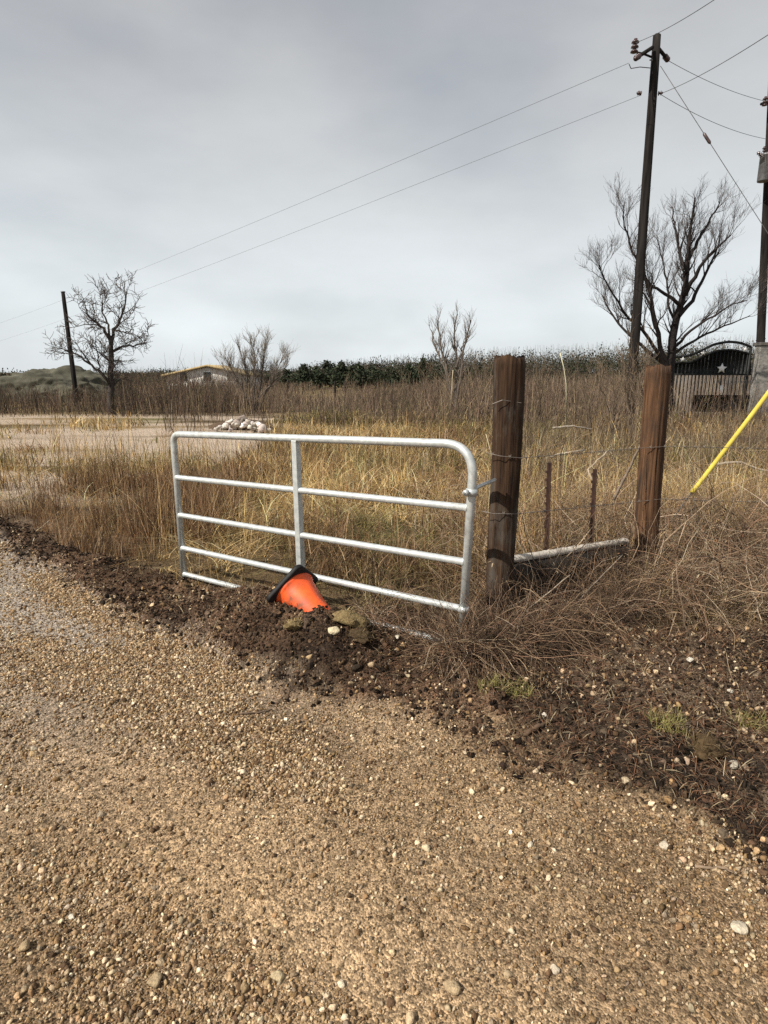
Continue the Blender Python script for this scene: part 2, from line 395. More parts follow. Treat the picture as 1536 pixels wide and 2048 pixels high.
for k, (nm, lb, ct) in enumerate((('road', 'tan gravel road with loose stones across the foreground', 'road'),
                                  ('soil', 'dark churned soil verge between the gravel road and the gate', 'soil'),
                                  ('field', 'flat field of dry ground stretching from the gate to the trees', 'field'))):
    q = Q[zid == k]; u, inv = np.unique(q, return_inverse=True)
    tag(mesh_np(nm, VV[u], inv.reshape(-1, 4), M_GROUND, col=CC[u], smooth=True), lb, ct, kind='structure')

# ------------------------------------------------------------------ stones and clods
def ico(sub):
    bm = bmesh.new(); bmesh.ops.create_icosphere(bm, subdivisions=sub, radius=1.0)
    bm.verts.ensure_lookup_table()
    V = np.array([v.co[:] for v in bm.verts]); F = np.array([[v.index for v in f.verts] for f in bm.faces]); bm.free()
    return V, F
ICO1, ICO2, ICO3 = ico(1), ico(2), ico(3)
def rotmats(n, tilt=1.0):
    q = rng.normal(size=(n, 4)); q[:, 0] += (1 - tilt) * 3; q = nrm(q)
    a, b, c, d = q.T
    return np.stack([np.stack([1 - 2 * (c * c + d * d), 2 * (b * c - a * d), 2 * (b * d + a * c)], -1),
                     np.stack([2 * (b * c + a * d), 1 - 2 * (b * b + d * d), 2 * (c * d - a * b)], -1),
                     np.stack([2 * (b * d - a * c), 2 * (c * d + a * b), 1 - 2 * (b * b + c * c)], -1)], 1)
def stones_geo(pos, size, col, base, rough=.22, flat=.6, cuts=5):
    V, F = base; n = len(pos)
    sc_ = rng.uniform(.65, 1.25, (n, 3)); sc_[:, 2] *= flat
    v = V[None] * (1 + rng.normal(0, rough, (n, len(V), 1)).clip(-.45, .45)) * sc_[:, None] * size[:, None, None]
    for _ in range(cuts):
        nv = nrm(rng.normal(size=(n, 3))); lim = rng.uniform(.28, .72, n) * size
        v = v - np.clip(np.einsum('nvj,nj->nv', v, nv) - lim[:, None], 0, None)[..., None] * nv[:, None]
    v = np.einsum('nij,nvj->nvi', rotmats(n, .75), v) + pos[:, None]
    f = (F[None] + (np.arange(n) * len(V))[:, None, None]).reshape(-1, 3)
    return v.reshape(-1, 3), [f], np.repeat(col, len(V), axis=0)
PAL = np.array([(.33, .25, .165), (.24, .17, .10), (.40, .33, .25), (.52, .46, .37), (.17, .115, .07), (.28, .24, .20), (.11, .075, .05), (.62, .57, .49)]) * np.array([1.02, .915, .755])
def pick(pal, p, n, jit=.18):
    c = np.asarray(pal)[rng.choice(len(pal), n, p=np.asarray(p) / np.sum(p))]
    return np.clip(c * (1 + rng.normal(0, jit, (n, 1))) * (1 + rng.normal(0, .018, (n, 3))), .004, .9)
def scatter(n, x0, x1, y0, y1, keep):
    out = []
    tot = 0
    while tot < n:
        x = rng.uniform(x0, x1, n); y = y0 + (y1 - y0) * rng.uniform(0, 1, n) ** 1.0
        m = keep(x, y)
        out.append(np.stack([x[m], y[m]], -1)); tot += int(m.sum())
        if len(out) > 60: break
    return np.concatenate(out)[:n]
def wz(k):
    def f(x, y):
        s_, f_ = zones(x, y); w_ = (1 - s_ - f_, s_, f_)[k]
        return w_
    return f
def road_keep(x, y):
    w0 = wz(0)(x, y); fov = np.abs(x) < 1.2 + .95 * np.maximum(y, 0)
    s_, n_ = sn(x, y); trk = np.exp(-((n_ - 1.05) / .26) ** 2) + np.exp(-((n_ + .35) / .28) ** 2)
    dens = np.clip(2.6 / np.maximum(y, .8), .05, 1) * (.25 + 1.2 * sstep(.35, .65, fbm(s_ * .6, n_ * 1.6, .6, 61))) * (1 - .5 * np.clip(trk, 0, 1))
    return (rng.uniform(size=x.shape) < w0 * dens) & fov
gs = []
p = scatter(190000, -7, 3.2, .9, 6.5, road_keep)
sz = .0037 * np.exp(rng.normal(0, .62, len(p))).clip(.4, 4) + .0010 * np.maximum(p[:, 1] - 1.5, 0)
pos = np.column_stack([p, height(p[:, 0], p[:, 1]) + sz * .25])
gs.append(stones_geo(pos, sz, pick(PAL, (6, 6, 4.5, 2.4, 5, 2.5, 4, .8), len(p), .25), ICO1))
p = scatter(8000, -7, 3.2, .9, 7.5, road_keep)
sz = .0084 * np.exp(rng.normal(0, .4, len(p))).clip(.5, 2.6)
pos = np.column_stack([p, height(p[:, 0], p[:, 1]) + sz * .25])
gs.append(stones_geo(pos, sz, pick(PAL, (4, 3, 5, 4, 2, 2.5, 1.5, 1.5), len(p), .22), ICO2, .06, .6, 8))
V, F, c = join_geo(gs)
tag(mesh_np('gravel', V, F, M_STONE, col=c), 'loose tan and grey gravel strewn over the road', 'gravel', kind='stuff')

def soil_keep(x, y):
    return (rng.uniform(size=x.shape) < wz(1)(x, y)) & (np.abs(x) < 1.6 + .95 * y)
gs = []
p = scatter(42000, -6, 5.5, 1.3, 8, soil_keep)
sz = .0062 * np.exp(rng.normal(0, .62, len(p))).clip(.3, 3.6)
q_ = scatter(1500, -4, 5.5, 1.3, 7, soil_keep); zq = .017 * np.exp(rng.normal(0, .35, len(q_))).clip(.5, 2.2)
gs.append(stones_geo(np.column_stack([q_, height(q_[:, 0], q_[:, 1]) + zq * .1]), zq, pick([(.05, .036, .026), (.085, .06, .042), (.13, .095, .066)], (4, 4, 2), len(q_), .3), ICO3, .10, .65, 12))
gs.append(stones_geo(np.column_stack([p, height(p[:, 0], p[:, 1]) + sz * .2]), sz,
          pick([(.024, .016, .011), (.058, .035, .022), (.11, .068, .041), (.014, .010, .008)], (4, 4, 2, 2), len(p), .3), ICO2, .20, .7, 7))
V, F, c = join_geo(gs)
tag(mesh_np('soil_clods', V, F, M_CLOD, col=c), 'dark crumbly clods of earth along the soil verge', 'soil clods', kind='stuff')
p = scatter(5200, -6, 5.5, 1.3, 8, lambda x, y: soil_keep(x, y) & (rng.uniform(size=x.shape) < .35 + .65 * sstep(-.4, .4, x)) & (rng.uniform(size=x.shape) < .25 + sstep(.45, .65, fbm(x, y, .8, 63))))
sz = .0072 * np.exp(rng.normal(0, .6, len(p))).clip(.4, 3.6)
V, F, c = stones_geo(np.column_stack([p, height(p[:, 0], p[:, 1]) + sz * .5]), sz, pick(PAL, (5, 3, 5, 3, 1.5, 2, .5, .4), len(p), .3), ICO2, .05, .6, 12)
tag(mesh_np('verge_gravel', V, F, M_STONE, col=c), 'pale chips of stone scattered over the dark soil verge', 'gravel', kind='stuff')

def one_stone(name, px, py, size, col, label, cat, group=None, mat=None, base=None, flat=.62, sink=.5, sc3=(1, 1, 1), seed=0, rough=.06):
    r2 = np.random.default_rng(seed + int(px * 7 + py))
    V, F = base or ICO3
    g = GH(px, py, size * .25); z = float(height(g[0], g[1]))
    d = np.zeros(len(V))
    for _ in range(13):                                            # flattened faces: planes cut off the lump
        nv = nrm(r2.normal(size=3)); lim = r2.uniform(.5, .85); dot = V @ nv
        d = np.maximum(d, np.clip(1 - lim / np.maximum(dot, 1e-6), 0, 1))
    v = V * (1 - d)[:, None] * (1 + r2.normal(0, rough * .4, (len(V), 1))) * np.array(sc3) * r2.uniform(.85, 1.15, 3) * np.array([1, 1, flat]) * size
    a = r2.uniform(0, 6.28); v = v @ np.array([[math.cos(a), math.sin(a), 0], [-math.sin(a), math.cos(a), 0], [0, 0, 1]])
    o = mesh_np(name, v, F, mat or M_STONE, col=np.tile(np.array(col) * np.array([.86, .82, .74]), (len(V), 1)))
    o.location = (g[0], g[1], z + size * flat * (1 - sink))
    return tag(o, label, cat, group)
GS = 'large loose stones'
one_stone('stone', 1330, 1690, .022, (.55, .50, .42), 'pale rounded stone at the right of the road, alone on finer gravel', 'stone', GS)
one_stone('stone', 903, 1975, .026, (.42, .33, .22), 'tan stone nearest the bottom edge of the road', 'stone', GS)
one_stone('stone', 667, 1263, .040, (.60, .54, .40), 'cream flat faced stone on the soil just below the orange cone', 'stone', GS)
one_stone('stone', 1060, 1690, .015, (.62, .58, .50), 'small whitish stone in the middle of the road', 'stone', GS)
one_stone('stone', 1252, 1562, .024, (.52, .44, .33), 'buff block of stone on the edge of dark soil', 'stone', GS)
one_stone('stone', 1480, 1858, .026, (.55, .50, .42), 'pale stone at the lower right side of the road', 'stone', GS)
one_stone('stone', 1465, 1530, .032, (.42, .40, .36), 'grey stone lying beside the dark hollow in the verge', 'stone', GS)
one_stone('stone', 1380, 1320, .026, (.66, .64, .60), 'white stone high on the soil verge below the brambles', 'stone', GS)
one_stone('stone', 1460, 1382, .020, (.62, .60, .56), 'whitish stone on dark soil near the right edge', 'stone', GS)
one_stone('stone', 1090, 1432, .020, (.64, .61, .57), 'white stone beside the short thick stick on the soil', 'stone', GS)
one_stone('stone', 48, 1895, .022, (.40, .31, .20), 'flat tan stone at the lower left of the road', 'stone', GS)
one_stone('stone', 310, 1965, .022, (.38, .30, .20), 'brown angular stone at the bottom left of the road', 'stone', GS)
one_stone('stone', 145, 1836, .013, (.62, .60, .55), 'small white pebble at the left of the road', 'stone', GS)
one_stone('stone', 555, 1955, .020, (.48, .40, .27), 'buff stone near the bottom of the road left of centre', 'stone', GS)
one_stone('stone', 1110, 1940, .018, (.56, .50, .42), 'pale pointed stone low on the road right of centre', 'stone', GS)
one_stone('stone', 795, 1275, .022, (.66, .63, .56), 'white chip in the soil just left of the buried gate rail', 'stone', GS)
# lumps of sod and broken rock round the cone
GL = 'lumps of sod round the cone'
one_stone('sod_lump', 590, 1252, .062, (.21, .165, .09), 'straw coloured sod lump right below the orange cone', 'sod lump', GL, M_CLOD, flat=.75, rough=.35)
one_stone('sod_lump', 695, 1238, .125, (.20, .155, .085), 'broad straw coloured sod lump to the right of the cone tip', 'sod lump', GL, M_CLOD, flat=.5, sc3=(1.3, .8, 1), rough=.35)
one_stone('sod_lump', 725, 1272, .085, (.075, .055, .035), 'dark rounded sod lump behind the cream stone', 'sod lump', GL, M_CLOD, flat=.6, sc3=(1.3, .8, 1), rough=.35)
one_stone('sod_lump', 1410, 1500, .09, (.085, .06, .036), 'brown mossy sod lump beside the dark hollow', 'sod lump', GL, M_CLOD, flat=.7, rough=.35)
for o in [q for q in COL.objects if q.name.startswith('sod_lump')]:
    r2 = np.random.default_rng(len(o.name)); vv = np.array([v.co[:] for v in o.data.vertices]); nv = 90
    top = vv[vv[:, 2] > -.005]; b_ = top[r2.integers(0, len(top), nv)]
    d_ = r2.normal(0, 1, (nv, 3)); d_[:, 2] = np.abs(d_[:, 2]) * .3; d_ = nrm(d_) * r2.uniform(.02, .075, (nv, 1))
    Pt = np.stack([b_, b_ + d_ * .6 + np.array([0, 0, .008]), b_ + d_], 1) + np.array(o.location)
    dark = 'dark' in o['label'] or 'brown' in o['label']
    V, F, c = ribbon_geo(Pt, np.outer(r2.uniform(.002, .0045, nv), [.8, 1, .3]), np.array([(.17, .12, .06) if dark else (.40, .30, .155)]) * r2.uniform(.3, 1.5, (nv, 1)))
    mesh_np('straw', V, F, M_BLADE, o, c)
# rubble heap beyond the gate
for k in range(52):
    t = rng.uniform(-1, 1); px = 484 + t * 62 + rng.normal(0, 4); hh = (1 - abs(t)) * 30
    Yd = 18.5 + rng.uniform(-.5, .7); pt = P(px, 862 - hh * rng.uniform(.1, 1), Yd)
    V, F = ICO2; vc = V.copy()
    for _ in range(9):
        nv = nrm(rng.normal(size=3)); vc = vc - np.clip(vc @ nv - rng.uniform(.4, .75), 0, None)[:, None] * nv
    v = vc * (1 + rng.normal(0, .05, (len(V), 1))) * rng.uniform(.6, 1.5, 3) * rng.uniform(.06, .125)
    cc = pick([(.62, .58, .53), (.48, .43, .38), (.33, .28, .24)], (5, 3, 2), 1)
    o = mesh_np('rubble_rock', v, F, M_STONE, col=np.repeat(cc, len(V), 0)); o.location = pt
    tag(o, 'pale broken rock in the low rubble heap beyond the gate', 'rock', 'rocks in the rubble heap')
V, F = ICO3
o = mesh_np('rubble_mound', V * np.array([1.15, .55, .42]) * (1 + rng.normal(0, .05, (len(V), 1))), F, M_CLOD, col=np.tile((.10, .07, .05), (len(V), 1)))
o.location = P(486, 866, 19.3); o.location.z = -.12
tag(o, 'low brown earth mound under the pale rubble rocks', 'earth mound')

# ------------------------------------------------------------------ the tube gate
def gate():
    TL, TR = P(346, 868, 5.0), P(949, 889, 3.45)
    BL, BR = P(369, 1158, 5.0), P(922, 1306, 3.45)
    def at(u, w): return (TL * (1 - u) + TR * u) * (1 - w) + (BL * (1 - u) + BR * u) * w
    g = thing('tube_gate', 'silver galvanised five rail tube gate leaning into the soil beside the thick wooden post', 'gate', tuple(at(.5, 1)))
    inx = .02
    path = [at(0, 1), at(0, 0), at(1, 0), at(1, 1.0)]
    fr = round_path(path, .15, 10)
    fr = np.concatenate([round_path([path[0], path[1], path[2]], .085, 9)[:-1], round_path([path[1], path[2], path[3]], .2, 12)[1:]])
    tube('frame', fr, .0265, M_GALV, g, 16)
    for w_, r in ((.288, .0225), (.545, .0225), (.776, .0225), (.962, .0215)):
        tube('rail', [at(t, w_) for t in (.004, .009, .013, .2, .4, .6, .8, .987, .991, .996)], np.array([1.35, 1.2, 1, 1, 1, 1, 1, 1, 1.2, 1.35]) * r, M_GALV, g, 14)
    e1 = nrm(at(1, .5) - at(0, .5)); up = nrm(at(.5, 0) - at(.5, 1)); nn_ = np.cross(e1, up)
    c0, c1 = at(.497, .01), at(.512, .99)
    mid = (c0 + c1) / 2
    R = Matrix((Vector(e1), Vector(-nn_), Vector(nrm(c0 - c1)))).transposed()
    box('upright', mid + nn_ * 0.0, (.047, .05, float(np.linalg.norm(c0 - c1))), M_GALV, g, R, .005)
    # hinge collar with its bolt into the post
    hc = at(1, .215)
    R2 = np.array([hc - up * .02, hc + up * .02])
    hd = tube('hinge', R2, .034, M_GALV, g, 16)
    b0, b1 = hc + np.array([.0, .0, .012]), P(985, 962, 3.62)
    tube('bolt', [b0 + nrm(b0 - b1) * .07, b0, (b0 + b1) / 2 + np.array([0, 0, .004]), b1 + nrm(b1 - b0) * .03], .0105, M_GALV, hd, 10)
    tube('nut', [b0 + nrm(b0 - b1) * .045, b0 + nrm(b0 - b1) * .07], .018, M_GALV, hd, 6, False)
    hc2 = at(1, .775)
    tube('hinge', [hc2 - up * .018, hc2 + up * .018], .033, M_GALV, g, 16)
gate()

# ------------------------------------------------------------------ traffic cone
def cone():
    Yc = 3.9
    c = P(589, 1181, Yc)
    ax = nrm(np.array([.66, -.58, -.42]))                        # base -> tip
    g = thing('traffic_cone', 'fallen orange traffic cone with black base half buried against the gate', 'traffic cone', tuple(c))
    upv = np.array([-.03, 0, 1.0]); upv = nrm(upv - ax * (upv @ ax)); sd = np.cross(ax, upv)
    M = np.stack([sd, upv, ax], 1)
    # base: a square slab standing on its corner, corners rounded
    prof = []
    hw, rr = .166, .045
    for q in range(4):
        a0 = q * math.pi / 2
        cx, cy = (hw - rr) * (1, -1, -1, 1)[q], (hw - rr) * (1, 1, -1, -1)[q]
        for t in np.linspace(0, math.pi / 2, 6): prof.append((cx + rr * math.cos(a0 + t), cy + rr * math.sin(a0 + t)))
    prof = np.array(prof); a = math.radians(45 - 4)
    prof = prof @ np.array([[math.cos(a), math.sin(a)], [-math.sin(a), math.cos(a)]])
    m = len(prof); rings = [(-.032, .98), (-.026, 1.0), (-.004, 1.0), (.0, .97)]
    V = np.concatenate([np.column_stack([prof * s_, np.full(m, z_)]) for z_, s_ in rings])
    F = []
    for k in range(len(rings) - 1):
        i = np.arange(m); j = (i + 1) % m
        F.append(np.stack([k * m + i, k * m + j, (k + 1) * m + j, (k + 1) * m + i], -1))
    mesh_np('base', c + V @ M.T, [np.concatenate(F), np.arange(m)[None, ::-1], (np.arange(m) + (len(rings) - 1) * m)[None]], M_BLACK, g)
    # body: tapered shell with a dent
    zs = [(.0, .152), (.012, .152), (.02, .144)] + [(z_, .142 - (.142 - .032) * z_ / .66) for z_ in np.linspace(.03, .66, 22)] + [(.665, .026)]
    m = 40; th = np.arange(m) / m * 2 * math.pi; V = []
    for z_, r in zs:
        dent = 1 - .16 * np.exp(-((z_ - .2) / .09) ** 2) * np.exp(-((((th - 2.2 + math.pi) % (2 * math.pi)) - math.pi) / .5) ** 2)
        dent -= .10 * np.exp(-((z_ - .38) / .1) ** 2) * np.exp(-((((th - .8 + math.pi) % (2 * math.pi)) - math.pi) / .6) ** 2)
        V.append(np.column_stack([r * dent * np.cos(th), r * dent * np.sin(th), np.full(m, z_)]))
    V = np.concatenate(V); i = np.arange(m); j = (i + 1) % m
    F = np.concatenate([np.stack([k * m + i, k * m + j, (k + 1) * m + j, (k + 1) * m + i], -1) for k in range(len(zs) - 1)])
    mesh_np('cone_body', c + V @ M.T, [F, (np.arange(m) + (len(zs) - 1) * m)[None]], M_CONE, g, smooth=True)
cone()

# ------------------------------------------------------------------ wooden posts, steel posts, wires, headwall
def log_mesh(name, p0, p1, r0, r1, mat, parent=None, sides=40, rows=40, groove=.05, seed=1, flatx=1.0, wob=.012):
    r2 = np.random.default_rng(seed)
    p0, p1 = np.array(p0, float), np.array(p1, float)
    th = np.arange(sides) / sides * 2 * np.pi
    gr = r2.normal(0, 1, sides); gr = (gr + np.roll(gr, 1) * .5) * groove * .5
    gr[r2.integers(0, sides, 3)] -= groove * 2.0                   # drying cracks
    lob = .04 * np.cos(2 * th + r2.uniform(0, 6)) + .03 * np.cos(3 * th + r2.uniform(0, 6))
    V = []
    for k in range(rows + 1):
        t = k / rows; c = p0 * (1 - t) + p1 * t
        c = c + wob * np.array([math.sin(t * 5 + seed), math.cos(t * 4 + seed), 0])
        r = r0 * (1 - t) + r1 * t
        if k == rows: r *= .93
        rad = r * (1 + lob + gr * (1 + .5 * math.sin(t * 9 + seed)) + r2.normal(0, .008, sides))
        dz = (.012 * np.sin(th * 3 + 1) + r2.normal(0, .004, sides)) if k == rows else 0
        V.append(np.column_stack([c[0] + rad * np.cos(th) * flatx, c[1] + rad * np.sin(th), c[2] + dz + 0 * th]))
    V = np.concatenate(V); i = np.arange(sides); j = (i + 1) % sides
    F = np.concatenate([np.stack([k * sides + i, k * sides + j, (k + 1) * sides + j, (k + 1) * sides + i], -1) for k in range(rows)])
    return mesh_np(name, V, [F, (np.arange(sides) + rows * sides)[None]], mat, parent, smooth=False)
Y1 = 3.78
b1 = P(997, 1275, Y1); b1[2] = -.15
post1 = log_mesh('fence_post', b1, P(1016, 714, Y1), .082, .094, M_WOOD_DARK, seed=4, sides=64, groove=.032)
tag(post1, 'thick dark weathered wooden post carrying the gate hinge', 'fence post', 'wooden fence posts')
Y2 = 4.6
p2b, p2t = P(1285, 1200, Y2), P(1315, 733, Y2)
p2b[2] = -.15
mid2 = P(1302, 880, Y2)
tag(log_mesh('fence_post', p2b + np.array([.012, 0, 0]), p2t, .088, .094, M_WOOD_RED, None, seed=9, sides=64, groove=.05), 'reddish brown weathered wooden post at the far end of the slim pale rail', 'fence post', 'wooden fence posts')
def steel_post(px0, py0, px1, py1, Yd, label):
    a, b = P(px0, py0, Yd), P(px1, py1, Yd)
    a[2] = -.1
    d = Vector(b - a); R = d.to_track_quat('Z', 'Y').to_matrix(); ln = d.length
    t = thing('steel_post', label, 'steel post', (a[0], a[1], 0), 'thin steel fence posts')
    c = (a + b) / 2
    bm = bmesh.new()
    prof = [(-.016, -.003), (-.003, -.003), (-.003, -.02), (.003, -.02), (.003, -.003), (.016, -.003), (.016, .003), (-.016, .003)]
    lo = [bm.verts.new((x * 1.2, y * 1.2, -ln / 2)) for x, y in prof]; hi = [bm.verts.new((x * 1.2, y * 1.2, ln / 2)) for x, y in prof]
    for k in range(8): bm.faces.new((lo[k], lo[(k + 1) % 8], hi[(k + 1) % 8], hi[k]))
    bm.faces.new(hi); bm.faces.new(lo[::-1])
    for k in range(int(ln / .06)):                                  # studs down the stem
        z_ = -ln / 2 + .05 + k * .06
        r_ = bmesh.ops.create_cube(bm, size=1.0, matrix=Matrix.Translation((0, -.028, z_)) @ Matrix.Diagonal((.01, .012, .018, 1)))
    bmesh.ops.transform(bm, matrix=Matrix.Translation(Vector(c)) @ R.to_4x4(), verts=bm.verts)
    me = bpy.data.meshes.new('stem'); bm.to_mesh(me); bm.free(); me.materials.append(M_RUST); link('stem', me, t)
steel_post(1096, 1150, 1101, 925, 4.42, 'thin rusty steel post nearer the thick dark wooden post')
steel_post(1183, 1140, 1192, 938, 4.68, 'thin rusty steel post nearer the reddish brown post')

def headwall():
    a, b = P(1018, 1124, 3.95), P(1262, 1084, 4.75)
    d = b - a; ang = math.atan2(d[1], d[0]); nx, ny = -math.sin(ang), math.cos(ang)
    g = thing('low_wall', 'low wall coloured dark for shade, topped by a slim pale rail between the two wooden posts', 'low wall', (a[0], a[1], 0))
    def sweep(name, prof, mat, jit, seed):
        n, m = 90, len(prof); V = []
        for k in range(n + 1):
            c = a + d * (k / n)
            for q, (off, dz) in enumerate(prof):
                jn = (noise(np.array([k * .45]), np.array([q * 3.1]), 1.0, seed)[0] - .5) * jit
                jz = 0 if dz < -.3 else jn
                V.append((c[0] + nx * (off + jn), c[1] + ny * (off + jn), (c[2] + dz + jz) if dz > -.3 else -.2))
        i = np.arange(m); j = (i + 1) % m
        F = np.concatenate([np.stack([k * m + i, (k + 1) * m + i, (k + 1) * m + j, k * m + j], -1) for k in range(n)])
        return mesh_np(name, np.array(V), [F, i[None, ::-1], (i + n * m)[None]], mat, g)
    sweep('wall_face', [(.0, -.9), (.004, -.2), (.0, -.034), (.1, -.034), (.1, -.9)], M_CONC_SHADE, .012, 5)  # dark backing under the rail, shade painted into its colour
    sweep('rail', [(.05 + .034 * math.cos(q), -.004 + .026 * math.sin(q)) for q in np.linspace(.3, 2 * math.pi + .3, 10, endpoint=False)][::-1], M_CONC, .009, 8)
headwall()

def wire(name, pts, r, mat, label, cat, group=None, sag=0.0, n=26, sides=6, barbs=False):
    out = []
    for a, b in zip(pts, pts[1:]):
        m_ = max(2, int(np.linalg.norm(np.array(b) - np.array(a)) / .055)) if barbs else n
        for t in np.linspace(0, 1, m_, endpoint=False):
            q = np.array(a) * (1 - t) + np.array(b) * t; q = q - np.array([0, 0, sag * 4 * t * (1 - t)]); out.append(q)
    out.append(np.array(pts[-1])); out = np.array(out)
    V, F, _ = tube_geo(out[None], np.full((1, len(out)), r), sides, cap=True)
    gl = [(V, F, None)]
    if barbs:
        for k in range(1, len(out), 2):
            c = out[k]
            for s_ in (-1, 1):
                q = np.array([c - np.array([.008, 0, .012 * s_]), c, c + np.array([.008, .004, .014 * s_])])
                gl.append(tube_geo(q[None], np.full((1, 3), r * .8), 3, cap=True))
    V, F, _ = join_geo(gl)
    return tag(mesh_np(name, V, F, mat, smooth=True), label, cat, group)
GB = 'barbed wires between the wooden posts'
f1 = Y1 - .1
wire('barbed_wire', [P(972, 905, f1 + .05), P(1000, 912, f1), P(1040, 916, f1 + .03), P(1286, 896, Y2 - .1), P(1330, 893, Y2 - .08), P(1700, 900, 5.6)], .0022, M_WIRE, 'upper strand of barbed wire nailed to both wooden posts', 'barbed wire', GB, barbs=True)
wire('barbed_wire', [P(962, 1022, f1 + .05), P(985, 1027, f1), P(1030, 1028, f1 + .03), P(1278, 1003, Y2 - .1), P(1322, 998, Y2 - .08), P(1700, 1010, 5.6)], .0022, M_WIRE, 'lower strand of barbed wire nailed to both wooden posts', 'barbed wire', GB, barbs=True)
wire('barbed_wire', [P(985, 808, f1 + .02), P(1005, 800, f1), P(1043, 806, f1 + .03)], .0022, M_WIRE, 'short loop of wire wrapped round the top of the dark post', 'barbed wire', GB)

# ------------------------------------------------------------------ utility poles and lines
def pole(name, a, b, r0, r1, parent):
    return log_mesh(name, a, b, r0, r1, M_POLE, parent, sides=20, rows=12, groove=.02, wob=.0, seed=3)
def insulator(name, c, axis, scale, parent, mat=M_CER, discs=3):
    axis = nrm(np.asarray(axis, float)); c = np.asarray(c, float)
    pts, rad = [], []
    for k in range(discs):
        z0 = k * .07
        for dz, r in ((0, .03), (.01, .065), (.03, .058), (.04, .03), (.069, .03)): pts.append(c + axis * (z0 + dz) * scale); rad.append(r * scale)
    V, F, _ = tube_geo(np.array(pts)[None], np.array(rad)[None], 12, cap=True)
    return mesh_np(name, V, F, mat, parent, smooth=True)
YP = 21.0
pb, pt_ = P(1258, 845, YP), P(1314, 70, YP)
pb[2] = -.3
up_ = thing('utility_pole', 'tall dark utility pole with insulators in front of the bare tree', 'utility pole', (pb[0], pb[1], 0), 'utility poles')
pole('pole', pb, pt_, .165, .118, up_)
q0, q1 = P(1305, 95, YP - .12), P(1266, 120, YP - .9)
si = tube('strain_arm', [q0, q0 * .35 + q1 * .65], .055, M_POLE, up_, 8)
insulator('insulator', q0 * .3 + q1 * .7, q1 - q0, 1.3, si)
q2, q3 = P(1318, 98, YP - .05), P(1335, 119, YP + .4)
si = tube('strain_arm', [q2, q2 * .2 + q3 * .8], .05, M_POLE, up_, 8)
insulator('insulator', q2 * .3 + q3 * .7, q3 - q2, 1.3, si)
br = tube('bracket', [P(1303, 114, YP - .12), P(1285, 107, YP - .3), P(1268, 104, YP - .45)], .03, M_POLE, up_, 8)
insulator('insulator', P(1268, 106, YP - .45), (0.05, 0, 1), 1.75, br)
for a, b in ((1290, 187), (1314, 187)):
    insulator('clamp_insulator', P(a - (8 if a < 1300 else -2), b, YP - .05), (-1 if a < 1300 else 1, -.2, .05), 1.0, up_, M_CER, 2)
tube('jumper_loop', [P(1258, 128, YP - 1), P(1262, 137, YP - .9), P(1280, 134, YP - .5), P(1300, 136, YP - .15)], .012, M_CABLE, up_, 6)
tube('bolt', [P(1300, 120, YP - .3), P(1312, 121, YP + .25)], .02, M_GREY, up_, 8)

YR = 27.5
rb, rt = P(1519, 800, YR), P(1546, 120, YR)
rb[2] = -.2
ur = thing('utility_pole', 'dark utility pole with a transformer cut off by the right edge', 'utility pole', (rb[0], rb[1], 0), 'utility poles')
pole('pole', rb, rt, .18, .13, ur)
def transformer(c, parent):
    c = np.asarray(c)
    pr = [(-.52, .0), (-.52, .24), (-.5, .25), (.4, .25), (.42, .27), (.47, .27), (.52, .2), (.55, .0)]
    pts = np.array([c + np.array([0, 0, z_]) for z_, r in pr]); rad = np.array([max(r, .002) for z_, r in pr])
    V, F, _ = tube_geo(pts[None] + np.linspace(0, 1e-5, len(pr))[None, :, None], rad[None], 20, cap=True)
    o = mesh_np('transformer', V, F, M_GREY, parent)
    for dx in (-.12, .12): insulator('bushing', c + np.array([dx, 0, .5]), (dx, 0, 1), 1.3, o)
    return o
transformer(P(1531, 335, YR - .5), ur)
tube('cross_arm', [P(1522, 208, YR - .3), P(1590, 196, YR + .3)], .055, M_POLE, ur, 6)
insulator('insulator', P(1529, 212, YR - .3), (0, 0, 1), 1.6, ur)
insulator('insulator', P(1524, 312, YR - .7), (-.6, 0, .4), 1.2, ur)

lb, lt = P(150, 765, 30), P(126, 584, 30)
lb[2] = -.2
ul = thing('leaning_pole', 'thin bare wooden pole leaning left beside the small crooked tree', 'pole', (lb[0], lb[1], 0))
pole('pole', lb, lt, .13, .09, ul)
o = tube('pole_cap', [lt + np.array([0, 0, -.02]), lt + np.array([0, 0, .03])], .1, M_GREY, ul, 12)

GW = 'overhead lines'
wl = 'overhead line'
wire('overhead_line', [P(1258, 126, YP - .9), P(-160, 690, 150)], .0052, M_CABLE, 'upper overhead line running left from the tall pole', wl, GW, sag=1.2)
wire('overhead_line', [P(1283, 190, YP - .1), P(-160, 722, 150)], .0052, M_CABLE, 'lower overhead line running left from the tall pole', wl, GW, sag=1.2)
wire('overhead_line', [P(1336, 121, YP + .4), P(1529, 202, YR - .3)], .0075, M_CABLE, 'upper overhead line from the tall pole to the cut off pole', wl, GW, sag=.12)
wire('overhead_line', [P(1320, 188, YP), P(1545, 280, YR - .2)], .0075, M_CABLE, 'lower overhead line from the tall pole to the cut off pole', wl, GW, sag=.2)
wire('overhead_line', [P(1322, 187, YP - .05), P(1640, 0, 11)], .0075, M_CABLE, 'overhead line climbing from the middle of the tall pole out over the right edge', wl, GW, sag=.12)
wire('overhead_line', [P(1270, 86, YP - .45), P(1500, -50, 12)], .0075, M_CABLE, 'overhead line rising right from the top of the bracket insulator', wl, GW, sag=.1)
ga, gb = P(1321, 132, YP - .05), P(1796, 872, 17)
gy = thing('guy_wire', 'slanting guy wire with an insulator stick from the tall pole down to the right', 'guy wire', tuple(gb))
